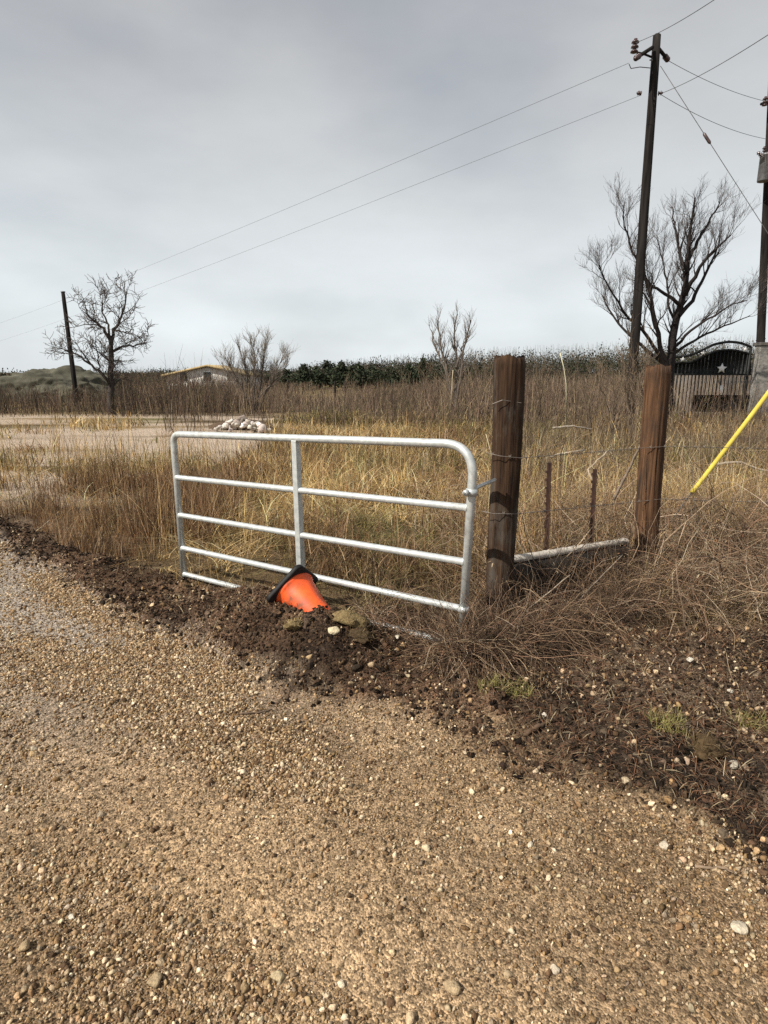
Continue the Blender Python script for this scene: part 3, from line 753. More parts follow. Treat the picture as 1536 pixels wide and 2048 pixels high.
tube('strand', [ga * (1 - t) + gb * t for t in np.linspace(0, 1, 12)], .0105, M_CABLE, gy, 6)
gm = ga * .792 + gb * .208; gd = nrm(gb - ga)
tube('insulator_stick', [gm - gd * .2, gm - gd * .15, gm + gd * .15, gm + gd * .2], [.02, .045, .045, .02], M_CER, gy, 8)

# yellow guard over a guy wire
a, b = P(1384, 985, 5.6), P(1640, 645, 6.6)
gg = thing('guy_guard', 'bright yellow plastic guard tube slanting up over a guy wire', 'guy wire guard', tuple(a))
tube('guard_tube', [a * (1 - t) + b * t + np.array([0, 0, -.02 * math.sin(t * 3.14)]) for t in np.linspace(0, 1, 14)], np.linspace(.021, .023, 14), M_YELLOW, gg, 14)
tube('strand', [a - nrm(b - a) * .9, a + nrm(b - a) * .05], .006, M_CABLE, gg, 6)
c_, d_ = b - nrm(b - a) * .01, b + nrm(b - a) * 6.0
tube('strand', [c_, d_], .006, M_CABLE, gg, 6)

# ------------------------------------------------------------------ ornate iron gate, picket fence and pier at the right
def ornate_gate():
    Yg = 24.0
    tp = [(1326, 717), (1343, 715), (1377, 712), (1400, 703), (1426, 689), (1458, 683), (1484, 686), (1502, 694)]
    lp = [(1326, 727), (1340, 726), (1384, 725), (1410, 710), (1436, 701), (1462, 699), (1484, 703), (1502, 709)]
    def curve(q, n=36):
        q = np.array(q, float); xs = np.linspace(q[0, 0], q[-1, 0], n)
        ys = np.interp(xs, q[:, 0], q[:, 1])
        for _ in range(3): ys[1:-1] = (ys[:-2] + 2 * ys[1:-1] + ys[2:]) / 4
        return xs, ys
    base = P(1415, 840, Yg)
    g = thing('iron_gate', 'black iron driveway gate with arched top, white stars and upright bars', 'gate', (base[0], base[1], 0))
    x1, y1 = curve(tp); x2, y2 = curve(lp)
    tube('arched_rail', [P(a, b, Yg) for a, b in zip(x1, y1)], .05, M_IRON, g, 8)
    tube('arched_rail', [P(a, b, Yg) for a, b in zip(x2, y2)], .04, M_IRON, g, 8)
    bot = lambda px: np.array([P(px, 826, Yg)[0], Yg, .08])
    for px in (1328, 1502):
        tube('stile', [np.array([P(px, 700, Yg)[0], Yg, .04]), P(px, 718 if px < 1400 else 694, Yg)], .05, M_IRON, g, 8)
    for yy in (749,):
        tube('cross_rail', [P(1328, yy, Yg + .01), P(1502, yy, Yg + .01)], .035, M_IRON, g, 6)
    tube('cross_rail', [bot(1328) + np.array([0, .01, 0]), bot(1502) + np.array([0, .01, 0])], .04, M_IRON, g, 6)
    for k in range(22):
        px = 1334 + k * 7.7; yt = np.interp(px, x2, y2)
        p_ = P(px, yt, Yg); q_ = np.array([p_[0], Yg, .08])
        tube('bar', [q_, p_], .02, M_IRON, g, 6)
    # sheet of mesh panel behind the upper bars
    pts = [P(a, b, Yg + .06) for a, b in zip(x2, y2)] + [P(1502, 749, Yg + .06), P(1328, 749, Yg + .06)]
    V = np.array(pts); m = len(V); V2 = V + np.array([0, .012, 0])
    i = np.arange(m); j = (i + 1) % m
    mesh_np('back_panel', np.concatenate([V, V2]), [np.arange(m)[None], (np.arange(m) + m)[None, ::-1], np.stack([i, j, j + m, i + m], -1)], M_IRON, g)
    V = np.array([P(1386, 790, Yg + .06), P(1502, 790, Yg + .06), P(1502, 824, Yg + .06), P(1386, 824, Yg + .06)]); V2 = V + np.array([0, .012, 0]); i = np.arange(4); j = (i + 1) % 4
    mesh_np('kick_panel', np.concatenate([V, V2]), [np.arange(4)[None], (np.arange(4) + 4)[None, ::-1], np.stack([i, j, j + 4, i + 4], -1)], M_IRON, g)  # flat dark sheet standing in for the dark shrubs behind the lower bars
    def star(c, r, nm):
        pr = []
        for k in range(10):
            a = math.pi / 2 + k * math.pi / 5; rr = r if k % 2 == 0 else r * .45
            pr.append((rr * math.cos(a), rr * math.sin(a)))
        V = [(c[0] + x, c[1] - .0, c[2] + z) for x, z in pr] + [(c[0] + x, c[1] + .03, c[2] + z) for x, z in pr] + [(c[0], c[1] - .03, c[2])]
        F3 = np.array([(k, (k + 1) % 10, 20) for k in range(10)]); i = np.arange(10); j = (i + 1) % 10
        mesh_np(nm, np.array(V), [F3, np.stack([i, i + 10, j + 10, j], -1), (np.arange(10) + 10)[None]], M_WHITE, g)
    for px, py in ((1366, 719), (1407, 706), (1449, 692), (1491, 699)): star(P(px, py, Yg - .07), .105, 'small_star')
    star(P(1444, 737, Yg - .07), .2, 'large_star')
    box('latch_plate', P(1443, 778, Yg - .06), (.12, .03, .27), M_WHITE, g)
ornate_gate()
def picket_fence():
    Yf = 26.5
    x0, x1 = P(1338, 800, Yf)[0], P(1506, 800, Yf)[0]
    g = thing('picket_fence', 'pale weathered picket fence showing through the black iron gate', 'fence', ((x0 + x1) / 2, Yf, 0))
    n = 25
    for k in range(n):
        x = x0 + (x1 - x0) * (k + .5) / n; zt = P(1400, 747, Yf)[2] + rng.uniform(-.04, .04)
        box('picket', (x, Yf, zt / 2), (.1, .025, zt), M_PICKET, g, None, .01)
    for z_ in (.45, 1.35): box('rail', ((x0 + x1) / 2, Yf + .04, z_), (x1 - x0, .05, .09), M_PICKET, g)
picket_fence()
def pier():
    Yp = 23.8
    c0, c1 = P(1507, 800, Yp), P(1640, 800, Yp); zt = P(1520, 691, Yp)[2]
    g = thing('masonry_wall', 'pale masonry wall with a dark coping at the right of the iron gate', 'wall', ((c0[0] + c1[0]) / 2, Yp, 0))
    box('wall', ((c0[0] + c1[0]) / 2, Yp + .2, zt / 2 - .05), (c1[0] - c0[0], .4, zt + .1), M_PIER, g, None, .02)
    box('coping', ((c0[0] + c1[0]) / 2, Yp + .2, zt + .062), (c1[0] - c0[0] + .1, .5, .12), M_ROOF, g, None, .015)
pier()

# ------------------------------------------------------------------ houses on the left
def house(label, apex, le, re, basey, Yd, depth, wmat, rmat):
    A, Lp, Rp = P(*apex, Yd), P(*le, Yd), P(*re, Yd)
    g = thing('house', label, 'house', (A[0], Yd, 0))
    x0, x1, ze = Lp[0] + .3, Rp[0] - .3, min(Lp[2], Rp[2])
    V = np.array([(x0, Yd, -.2), (x1, Yd, -.2), (x1, Yd, ze), (A[0], Yd, A[2] - .05), (x0, Yd, ze)]); V2 = V + np.array([0, depth, 0])
    i = np.arange(5); j = (i + 1) % 5
    mesh_np('wall', np.concatenate([V, V2]), [np.arange(5)[None], (np.arange(5) + 5)[None, ::-1], np.stack([i, i + 5, j + 5, j], -1)], wmat, g)
    t = .18
    V = np.array([(Lp[0], Yd - .4, ze - .05), (A[0], Yd - .4, A[2]), (Rp[0], Yd - .4, ze - .05), (Rp[0], Yd - .4, ze - .05 + t), (A[0], Yd - .4, A[2] + t), (Lp[0], Yd - .4, ze - .05 + t)])
    V2 = V + np.array([0, depth + .8, 0]); i = np.arange(6); j = (i + 1) % 6
    mesh_np('roof', np.concatenate([V, V2]), [np.array([[0, 1, 4, 5], [1, 2, 3, 4]]), np.array([[5 + 6, 4 + 6, 1 + 6, 0 + 6], [4 + 6, 3 + 6, 2 + 6, 1 + 6]]), np.stack([i, i + 6, j + 6, j], -1)], rmat, g)
    for f in (.22, .5, .78):
        x = x0 + (x1 - x0) * f
        o = box('window', (x, Yd - .02, 1.35), (.9, .08, 1.0), M_WHITE, g, None, .01)
        box('pane', (x, Yd - .06, 1.35), (.78, .03, .88), M_GLASS, o, None, 0)
house('pale house with a tan gable roof beyond the left end of the tube gate', (415, 733), (325, 752), (505, 752), 775, 62, 7, M_WALL, M_TAN)
V, F = ico(6)
mz = P(128, 737, 40)[2]
rd = 1 + .55 * (fbm(V[:, 0] * 3 + 9, V[:, 1] * 3 + V[:, 2] * 2, .8, 101, 5) - .5)
v = V * rd[:, None] * np.array([4.4, 3.2, mz * 1.02])
cm = np.array([(.085, .082, .062)]) * (.5 + 1.0 * fbm(v[:, 0], v[:, 1] + v[:, 2] * 2, .9, 102, 4))[:, None]
o = mesh_np('earth_mound', v, F, M_CLOD, col=cm)
o.location = (P(118, 780, 40)[0], 40, -.1)
tag(o, 'broad grey green earth mound behind the leaning pole at the far left', 'earth mound')

# ------------------------------------------------------------------ bare trees
def resample(pts, K):
    pts = np.asarray(pts, float); d = np.concatenate([[0], np.cumsum(np.linalg.norm(np.diff(pts, axis=0), axis=1))])
    t = np.linspace(0, d[-1], K)
    return np.stack([np.interp(t, d, pts[:, k]) for k in range(3)], -1)
def bare_tree(name, label, limbs, Yd, r_trunk, levels, group, seed, ln=(1.6, .9, .5), kids=(9, 7, 5), bark=(.045, .036, .03), twig=(.085, .066, .052), up=.35, twig_r=.008, depth_j=.9, ang=(.5, 1.0)):
    """limbs: list of (pixel polyline, r0, r1, depth shift at its end)"""
    r2 = np.random.default_rng(seed)
    base = P(*limbs[0][0][0], Yd)
    t = thing(name, label, 'tree', (base[0], Yd, 0), group)
    big = []
    for pl, r0, r1, dy in limbs:
        q = [P(a, b, Yd + dy * (k / max(len(pl) - 1, 1))) for k, (a, b) in enumerate(pl)]
        pts = resample(q, 14); pts[1:-1] += r2.normal(0, .02, (12, 3))
        if pl is limbs[0][0]: pts[0, 2] = -.15
        big.append((pts, np.linspace(r0, r1, 14)))
    cur = big; tw = [[] for _ in range(levels)]
    for lv in range(levels):
        nxt = []
        for pts, rad in cur:
            L_ = np.linalg.norm(pts[-1] - pts[0])
            m = max(2, int(kids[lv] * (L_ / 2.5 if lv == 0 else 1) * r2.uniform(.7, 1.3)))
            for _ in range(m):
                f = r2.uniform(.22 if lv else .3, 1.0); i = min(int(f * (len(pts) - 1)), len(pts) - 2)
                p0 = pts[i] + (pts[i + 1] - pts[i]) * (f * (len(pts) - 1) - i)
                if p0[2] < .8 and lv == 0: continue
                d0 = nrm(pts[i + 1] - pts[i]); pr = nrm(np.cross(d0, r2.normal(size=3)))
                a = r2.uniform(*ang); d = nrm(d0 * math.cos(a) + pr * math.sin(a) + np.array([0, 0, up]))
                l = ln[lv] * r2.uniform(.5, 1.25) * (1.15 - .5 * f)
                K = 7; step = l / (K - 1); q = [p0]
                for k in range(K - 1):
                    d = nrm(d + r2.normal(0, .16, 3) + np.array([0, 0, up * .18])); q.append(q[-1] + d * step)
                rr = max(min(rad[i] * .5, .042 / (1 + lv * 2.2)), twig_r)
                b = (np.array(q), np.linspace(rr, twig_r * .55, K)); nxt.append(b); tw[lv].append(b)
        cur = nxt
    V, F, c = tube_geo(np.array([b[0] for b in big]), np.array([b[1] for b in big]), 9, np.tile(bark, (len(big), 1)))
    gl = [(V, F, c)]
    g2 = []
    for lv in range(levels):
        if not tw[lv]: continue
        A = np.array([b[0] for b in tw[lv]]); R = np.array([b[1] for b in tw[lv]])
        cc = np.clip(np.array(bark if lv == 0 else twig)[None] * r2.uniform(.7, 1.35, (len(A), 1)), 0, 1)
        (gl if lv == 0 and levels > 1 else g2).append(tube_geo(A, R, 5 if lv == 0 else 3, cc))
    V, F, c = join_geo(gl); mesh_np('trunk', V, F, M_TWIG, t, c, True)
    if g2:
        V, F, c = join_geo(g2); mesh_np('crown', V, F, M_TWIG, t, c, True)
    return t
GT = 'bare trees round the field'
bare_tree('bare_tree', 'large spreading bare tree right of the tall utility pole', [
    ([(1335, 840), (1337, 760), (1342, 705), (1350, 655), (1363, 605), (1373, 560), (1377, 500), (1383, 445), (1390, 395)], .21, .025, .3),
    ([(1370, 590), (1388, 558), (1403, 530), (1425, 505), (1462, 470)], .085, .02, -1.2),
    ([(1358, 632), (1385, 600), (1408, 555), (1432, 505), (1440, 470)], .08, .02, 1.0),
    ([(1336, 740), (1318, 690), (1312, 650), (1300, 590), (1283, 540)], .095, .04, -.8),
    ([(1283, 540), (1262, 495), (1250, 450), (1246, 410)], .05, .015, -.6),
    ([(1335, 745), (1312, 700), (1286, 660), (1258, 635), (1230, 598), (1208, 560), (1198, 530)], .075, .016, -1.6),
    ([(1325, 725), (1280, 690), (1240, 652), (1216, 615), (1204, 590)], .07, .018, 1.4),
    ([(1360, 610), (1342, 596), (1316, 580), (1296, 565), (1275, 515)], .07, .02, -.7),
    ([(1343, 700), (1378, 665), (1420, 635), (1455, 615), (1495, 600)], .06, .015, -1.5),
    ([(1341, 710), (1390, 680), (1440, 655), (1500, 632)], .06, .015, 1.3),
    ([(1376, 520), (1396, 480), (1420, 440), (1440, 405)], .07, .018, .8),
    ([(1374, 545), (1358, 500), (1350, 455), (1345, 415)], .06, .016, .9),
    ([(1350, 650), (1338, 620), (1335, 580), (1328, 530), (1315, 480)], .05, .015, 1.4),
], 22.5, .26, 3, GT, 5, ln=(1.25, .75, .42), kids=(10, 7, 5), twig_r=.0038, ang=(.3, .75), bark=(.024, .019, .018), twig=(.085, .07, .065))
bare_tree('bare_tree', 'small crooked bare tree at the left beside the leaning pole', [
    ([(226, 830), (221, 790), (222, 740), (224, 700), (219, 672)], .15, .085, 0),
    ([(220, 680), (207, 655), (190, 645), (176, 632), (171, 615)], .075, .025, -.5),
    ([(222, 685), (228, 660), (243, 635), (252, 600), (254, 585)], .075, .02, .5),
    ([(219, 672), (216, 650), (203, 618), (205, 600)], .05, .018, .2),
    ([(222, 765), (200, 745), (180, 728), (152, 708), (128, 700)], .07, .02, -.6),
    ([(223, 705), (245, 693), (270, 692), (292, 686)], .055, .018, .5),
    ([(203, 748), (196, 715), (192, 690)], .04, .015, -.4),
    ([(228, 660), (250, 665), (268, 660)], .04, .015, -.5),
], 26, .15, 3, GT, 8, ln=(1.1, .6, .38), kids=(11, 6, 4), twig_r=.011, up=.15, ang=(.5, 1.2), bark=(.05, .042, .038), twig=(.085, .07, .062))
bare_tree('bare_tree', 'slim many stemmed bare tree behind the top rail near the thick post', [
    ([(905, 835), (900, 790), (893, 740), (880, 690), (876, 640)], .09, .02, 0),
    ([(906, 830), (912, 780), (912, 720), (908, 660), (915, 628)], .08, .02, .6),
    ([(907, 830), (920, 770), (925, 710), (938, 660), (942, 640)], .07, .02, -.5),
    ([(893, 745), (880, 715), (868, 690), (862, 660)], .05, .018, .5),
    ([(912, 735), (926, 690), (938, 670)], .05, .018, .4),
], 26, .1, 2, GT, 13, ln=(.9, .5), kids=(12, 7), twig_r=.005, ang=(.3, .7), bark=(.12, .10, .085), twig=(.17, .145, .125))
bare_tree('bare_tree', 'broad bushy bare tree behind the rubble heap', [
    ([(505, 835), (500, 790), (492, 740), (481, 705), (474, 688)], .045, .012, 0),
    ([(510, 835), (520, 780), (526, 730), (532, 686)], .045, .012, .5),
    ([(505, 830), (485, 780), (466, 745), (450, 715)], .04, .010, -.6),
    ([(512, 830), (540, 770), (556, 735), (568, 708)], .04, .010, .7),
    ([(508, 820), (510, 760), (508, 715), (506, 688)], .04, .010, -.3),
    ([(500, 800), (465, 755), (444, 732)], .035, .010, .3),
    ([(515, 800), (555, 755), (578, 728)], .035, .010, -.4),
], 27, .06, 2, GT, 17, ln=(.9, .5), kids=(30, 10), twig_r=.0048, ang=(.25, .65), bark=(.12, .10, .085), twig=(.2, .17, .14))

# scrub shrubs near the big tree
for k, (px, py, top, Yd, lb) in enumerate(((1262, 880, 690, 14, 'tall bare shrub at the foot of the tall utility pole'), (1225, 880, 715, 15, 'thin bare shrub left of the tall utility pole'),
                                           (1292, 900, 660, 13, 'bare shrub rising just behind the reddish brown post'), (1180, 885, 745, 16, 'low bare shrub between the two wooden posts in the distance'),
                                           (962, 850, 705, 22, 'low bare shrub just left of the thick dark post'), (820, 845, 735, 25, 'low bare shrub left of the slim many stemmed tree'),
                                           (1080, 860, 728, 19, 'loose bare shrub just right of the thick dark post far back'), (1150, 865, 720, 20, 'bare shrub beside the tall pale stalk'),
                                           (700, 850, 752, 25, 'small bare shrub in front of the evergreen row'), (300, 840, 738, 26, 'dense bare shrub right of the small crooked tree'),
                                           (380, 838, 745, 28, 'low bare shrub in front of the house with the tan roof'), (860, 850, 715, 23, 'bare shrub against the left side of the slim many stemmed tree'))):
    r2 = np.random.default_rng(40 + k); lim = []
    for j in range(8):
        dx = r2.normal(0, 16); h_ = r2.uniform(.55, 1.0); lim.append(([(px + r2.normal(0, 2), py), (px + dx * .4, py + (top - py) * h_ * .5), (px + dx * 1.2, py + (top - py) * h_)], .018, .006, r2.normal(0, .4)))
    bare_tree('bare_shrub', lb, lim, Yd, .03, 2, 'bare shrubs', 60 + k, ln=(.6, .3), kids=(9, 5), twig_r=.004, ang=(.25, .7), bark=(.12, .09, .065), twig=(.18, .135, .09))['category'] = 'shrub'

# ------------------------------------------------------------------ evergreens and the far wood
def leaf_cloud(c, r, n, size, pal, r2):
    d = nrm(r2.normal(size=(n, 3))); rr = r2.uniform(.1, 1, (n, 1)) ** .7
    lump = 1 + .3 * np.sin(d[:, :1] * 7 + c[0]) * np.cos(d[:, 2:3] * 6 + c[1])
    p = np.asarray(c) + d * rr * lump * np.asarray(r)
    a, b = nrm(r2.normal(size=(n, 3))), nrm(r2.normal(size=(n, 3)))
    s_ = size * r2.uniform(.5, 1.3, (n, 1))
    V = np.stack([p - a * s_, p + b * s_ * .6, p + a * s_, p - b * s_ * .6], 1).reshape(-1, 3)
    F = np.arange(4 * n).reshape(-1, 4)
    col = np.asarray(pal)[r2.integers(0, len(pal), n)] * r2.uniform(.7, 1.3, (n, 1))
    return V, [F], np.repeat(col, 4, 0)
EV = [(.024, .034, .021), (.038, .050, .030), (.055, .064, .040), (.045, .044, .032)]
for k, (px, top, wd) in enumerate(((575, 742, 40), (606, 734, 44), (634, 737, 40), (660, 725, 50), (690, 728, 46), (722, 731, 50), (752, 738, 44), (548, 746, 34), (790, 741, 36), (820, 734, 40), (846, 720, 34), (640, 742, 40), (706, 736, 42))):
    r2 = np.random.default_rng(90 + k); Yd = 66 + r2.uniform(-7, 9)
    b_ = P(px, 760, Yd); zt = P(px, top, Yd)[2]; rw = wd / F_PX * Yd * .62
    t = thing('evergreen_tree', 'dark evergreen tree in the low row at the far side of the field', 'tree', (b_[0], Yd, 0), 'evergreens across the field')
    tube('trunk', [(b_[0], Yd, -.1), (b_[0] + .05, Yd, zt * .7)], [.14, .06], M_POLE, t, 8)
    gl = [leaf_cloud((b_[0] + r2.normal(0, rw * .25), Yd + r2.normal(0, rw * .2), zt * q), (rw * s_, rw * s_, zt * .26), 520, .16, EV, r2) for q, s_ in ((.28, 1), (.5, .9), (.7, .62), (.86, .3))]
    V, F, c = join_geo(gl); mesh_np('crown', V, F, M_LEAF, t, c)
r2 = np.random.default_rng(77)
gl = []
tops = np.array([(-600, 742), (0, 745), (250, 742), (540, 738), (700, 722), (830, 712), (950, 702), (1060, 700), (1150, 696), (1250, 690), (1350, 685), (1420, 678), (1500, 685), (1700, 690), (2300, 690)])
for px in r2.uniform(-500, 2200, 640):
    Yd = r2.uniform(75, 125); tp = np.interp(px, tops[:, 0], tops[:, 1]) + r2.triangular(-9, 4, 18)
    zt = P(768, tp, Yd)[2]; x = (px - 768) / F_PX * Yd / 1.0
    brown = r2.uniform() < .62
    pal = [(.05, .045, .032), (.07, .058, .042), (.04, .042, .028), (.085, .07, .052)] if brown else [(.022, .031, .018), (.036, .045, .024), (.03, .035, .022)]
    gl.append(leaf_cloud((x, Yd, zt * .45), (r2.uniform(1.8, 4.4), 2.6, zt * .54), 560, .15, pal, r2))
V1, F1, c1 = join_geo(gl)
n = 9000                                                             # bare stems standing out of the wood's top
px = r2.uniform(-500, 2200, n); Yd = r2.uniform(78, 125, n); tp = np.interp(px, tops[:, 0], tops[:, 1])
zt = H_EYE + (745 - tp) / F_PX * Yd; x = (px - 768) / F_PX * Yd; hh = zt * r2.uniform(.5, 1.1, n)
t_ = np.linspace(0, 1, 4)[None]; lean = r2.normal(0, .1, (n, 2))
Pt = np.stack([x[:, None] + lean[:, :1] * hh[:, None] * t_, Yd[:, None] + lean[:, 1:] * t_, hh[:, None] * (.2 + .8 * t_)], -1)
cc = np.array([(.075, .062, .05)]) * r2.uniform(.6, 1.8, (n, 1))
V2, F2, c2 = tube_geo(Pt, np.broadcast_to(np.linspace(.022, .008, 4), (n, 4)), 3, cc)
V, F, c = join_geo([(V1, F1, c1), (V2, F2, c2)])
tag(mesh_np('woods', V, F, M_LEAF, col=c), 'far grey brown wood along the horizon', 'woods', kind='stuff')

# ------------------------------------------------------------------ scrub, dry grass, brambles, litter
def fan(base, hgt, lean, bend, K=4, a=None):
    """blade centre lines from base (N,3)"""
    n = len(base)
    if a is None: a = rng.uniform(0, 2 * np.pi, n)
    d = np.stack([np.cos(a), np.sin(a)], -1)
    t = np.linspace(0, 1, K)[None]
    off = (lean[:, None] * t + bend[:, None] * t ** 2.2) * hgt[:, None]
    z = hgt[:, None] * (t - .35 * np.minimum(bend, 1.2)[:, None] * t ** 2.5)
    return np.stack([base[:, 0:1] + d[:, :1] * off, base[:, 1:2] + d[:, 1:] * off, base[:, 2:3] + z], -1)
# scrub: brown knee to head high stems across the back of the field
n = 60000
Yd = 18 * (62 / 18) ** rng.uniform(0, 1, n); px = rng.uniform(-500, 2100, n)
x = (px - 768) / F_PX * Yd
hn = fbm(x, Yd, 4.0, 71)
open_ = (px < 330) & (Yd < 24)
keep = (rng.uniform(size=n) < .12 + 1.5 * sstep(.35, .6, hn)) & ~open_ & ~((px > 1330) & (px < 1760) & (Yd > 20) & (Yd < 28)) & ~((np.abs(px - 484) < 75) & (Yd < 19.5))
x, Yd, px = x[keep], Yd[keep], px[keep]; n = len(x)
hg = rng.uniform(.3, 1.2, n) * (.35 + 1.3 * fbm(x, Yd, 3.5, 72, 4)); hg *= 1 + .75 * (1 - sstep(430, 600, px)) * (.15 + .85 * sstep(190, 290, px)) + .5 * sstep(820, 900, px)
base = np.stack([x, Yd, np.zeros(n) - .02], -1)
Pt = fan(base, hg, rng.normal(0, .22, n), rng.uniform(0, .4, n))
cc = pick([(.125, .09, .065), (.075, .055, .04), (.24, .18, .12), (.10, .085, .045), (.16, .105, .08), (.04, .03, .025)], (4, 4, 2, 2, 2, 3), n) * ((.55 + .9 * fbm(x, Yd, 2.5, 73, 4)) * (1 + .45 * sstep(380, 560, px)))[:, None]
V1, F1, c1 = ribbon_geo(Pt, np.outer(rng.uniform(.010, .028, n) * (Yd / 26), [1, .85, .6, .2]), cc)
# side twigs
m = n; i = rng.integers(0, n, m); b0 = Pt[i, 2]; d = rng.normal(0, 1, (m, 3)); d[:, 2] = np.abs(d[:, 2]); d = nrm(d) * (hg[i] * rng.uniform(.15, .4, m))[:, None]
Pq = np.stack([b0, b0 + d * .5, b0 + d + np.array([0, 0, .02])], 1)
V2, F2, c2 = ribbon_geo(Pq, np.outer(.012 * Yd[i] / 26, [1, .8, .4]), cc[i] * 1.1)
V, F, c = join_geo([(V1, F1, c1), (V2, F2, c2)])
tag(mesh_np('scrub', V, F, M_BLADE, col=c), 'brown winter scrub across the back of the field', 'scrub', kind='stuff')

# nearer weeds between and beyond the wooden posts
n = 9000
Yd = rng.uniform(7.5, 18, n); px = rng.uniform(1000, 1900, n); x = (px - 768) / F_PX * Yd
kp = rng.uniform(size=n) < .1 + 1.3 * sstep(.4, .62, fbm(x, Yd, 2.2, 74)); x, Yd = x[kp], Yd[kp]; n = len(x)
Pt = fan(np.column_stack([x, Yd, height(x, Yd)]), rng.uniform(.35, 1.0, n) * (.5 + .9 * fbm(x, Yd, 2.0, 75)), rng.normal(0, .3, n), rng.uniform(0, .5, n), 5)
cc = pick([(.20, .15, .10), (.13, .095, .065), (.30, .23, .15), (.09, .065, .045), (.36, .29, .20)], (4, 4, 2, 2, 1), n)
g1 = ribbon_geo(Pt, np.outer(rng.uniform(.006, .013, n), [1, .9, .75, .5, .2]), cc)
i = rng.integers(0, n, 2 * n); b0 = Pt[i, rng.integers(1, 4, 2 * n)]; d = rng.normal(0, 1, (2 * n, 3)); d[:, 2] = np.abs(d[:, 2]) + .3; d = nrm(d) * rng.uniform(.08, .3, 2 * n)[:, None]
g2 = ribbon_geo(np.stack([b0, b0 + d * .5, b0 + d], 1), np.outer(rng.uniform(.004, .008, 2 * n), [1, .8, .4]), cc[i])
V, F, c = join_geo([g1, g2])
tag(mesh_np('weeds', V, F, M_BLADE, col=c), 'grey brown branching weeds between the wooden posts and the iron gate', 'weeds', kind='stuff')

# dry grass in the field behind and beside the gate
def gate_line_y(x):                                                  # depth of the gate/fence line at x
    return np.interp(x, [-6, -1.77, .52, .9, 2.1, 6], [8.2, 5.05, 3.5, 3.75, 4.6, 6.2])
def grass_batch(n, y0, y1, dens, hr, wd, pals, bend=(0, .7), lean=.2, K=5, extra=None, per=22, spread=.10):
    """tussocks: each has its own lean, height and colour family"""
    def keep(x, y):
        f_ = wz(2)(x, y); m = (rng.uniform(size=x.shape) < f_ * dens(x, y)) & (np.abs(x) < 2.2 + .85 * y)
        m &= ~((np.abs(x + 4.4) < 1.3) & (y > 13.5) & (y < 20))
        return m if extra is None else m & extra(x, y)
    xm = 2.2 + .85 * y1
    tc_ = scatter(n // per, -xm, xm, y0, y1, keep); nt_ = len(tc_)
    ta = rng.uniform(0, 2 * np.pi, nt_); th_ = rng.uniform(.55, 1.3, nt_); tb = rng.uniform(.3, 1.4, nt_); tl = rng.uniform(.42, 1.45, nt_)
    pat = fbm(tc_[:, 0], tc_[:, 1], 2.4, 85, 3) + rng.normal(0, .10, nt_)
    mid = sstep(5.8, 6.8, tc_[:, 1]) * (1 - sstep(9.5, 11.5, tc_[:, 1])) * sstep(-2.6, -1.4, tc_[:, 0])
    pat = pat * (1 - .75 * mid) + .49 * .75 * mid
    tl = tl * (.84 + .22 * mid)
    tp_ = np.digitize(pat, [.455, .56])                               # olive / gold / brown families
    k = np.repeat(np.arange(nt_), per); n = len(k)
    sp = spread * np.maximum(tc_[k, 1] / 7, .8)
    p = tc_[k] + rng.normal(0, 1, (n, 2)) * sp[:, None]
    ok = wz(2)(p[:, 0], p[:, 1]) > .35; k, p = k[ok], p[ok]; n = len(k)
    h_ = rng.uniform(*hr, n) * .86 * th_[k] * (.7 + .6 * fbm(p[:, 0], p[:, 1], 1.1, 81))
    h_ *= np.where((p[:, 1] < gate_line_y(p[:, 0]) + .25), .55, 1)
    base = np.column_stack([p, height(p[:, 0], p[:, 1]) - .015])
    Pt = fan(base, h_, rng.normal(0, lean, n), rng.uniform(*bend, n) * tb[k], K, ta[k] + rng.normal(0, .9, n))
    cc = np.empty((n, 3))
    for q in range(3):
        m_ = tp_[k] == q
        if m_.any(): cc[m_] = pick(pals[q][0], pals[q][1], int(m_.sum()), .22)
    cc = np.clip(cc * tl[k][:, None], .01, .85)
    return ribbon_geo(Pt, np.outer(rng.uniform(.5, 1.4, n) * wd * np.maximum(p[:, 1] / 6, .7), np.linspace(1, .15, K) ** .7), cc)
OLIVE = ([(.30, .255, .10), (.20, .19, .07), (.42, .33, .16), (.13, .11, .05), (.50, .38, .20)], (4, 3, 3, 2, 1.5))
GOLD = ([(.66, .47, .22), (.55, .36, .14), (.76, .60, .36), (.38, .25, .11), (.16, .11, .055)], (5, 4, 3.5, 2.5, 1.5))
BROWN = ([(.30, .175, .085), (.21, .12, .065), (.42, .275, .15), (.11, .07, .042), (.52, .37, .23)], (4, 4, 2, 3, 1.5))
FAM = (OLIVE, GOLD, BROWN)
gl = []
gl.append(grass_batch(46000, 3.3, 12, lambda x, y: (.06 + 1.3 * sstep(.4, .62, fbm(x, y, 1.3, 82))) * np.where(x < -2.2 - .1 * (y - 5), .22, 1), (.16, .55), .008, FAM, (0, 1.3), .32))
gl.append(grass_batch(42000, 9, 22, lambda x, y: (.05 + 1.3 * sstep(.42, .62, fbm(x, y, 2.2, 83))) * np.where((x < -2.0 - .12 * (y - 9)), .05, 1), (.2, .6), .0085, (OLIVE, BROWN, GOLD), (0, 1.1), .28, extra=lambda x, y: (x < 1.5) | (rng.uniform(size=x.shape) < .45)))
gl.append(grass_batch(7500, 4.6, 9.5, lambda x, y: sstep(.42, .62, fbm(x, y, .9, 84)), (.25, .68), .0058, (BROWN, BROWN, BROWN), (0, .6), .18,
                      extra=lambda x, y: (x < -1.6 - .15 * (y - 5)) & (y < 10.5 + .2 * x)))
gl.append(grass_batch(34000, 3.4, 12, lambda x, y: np.where(x < -2.2 - .1 * (y - 5), .3, 1.0), (.14, .40), .0085, (GOLD, GOLD, OLIVE), (.8, 2.1), .8, 4))
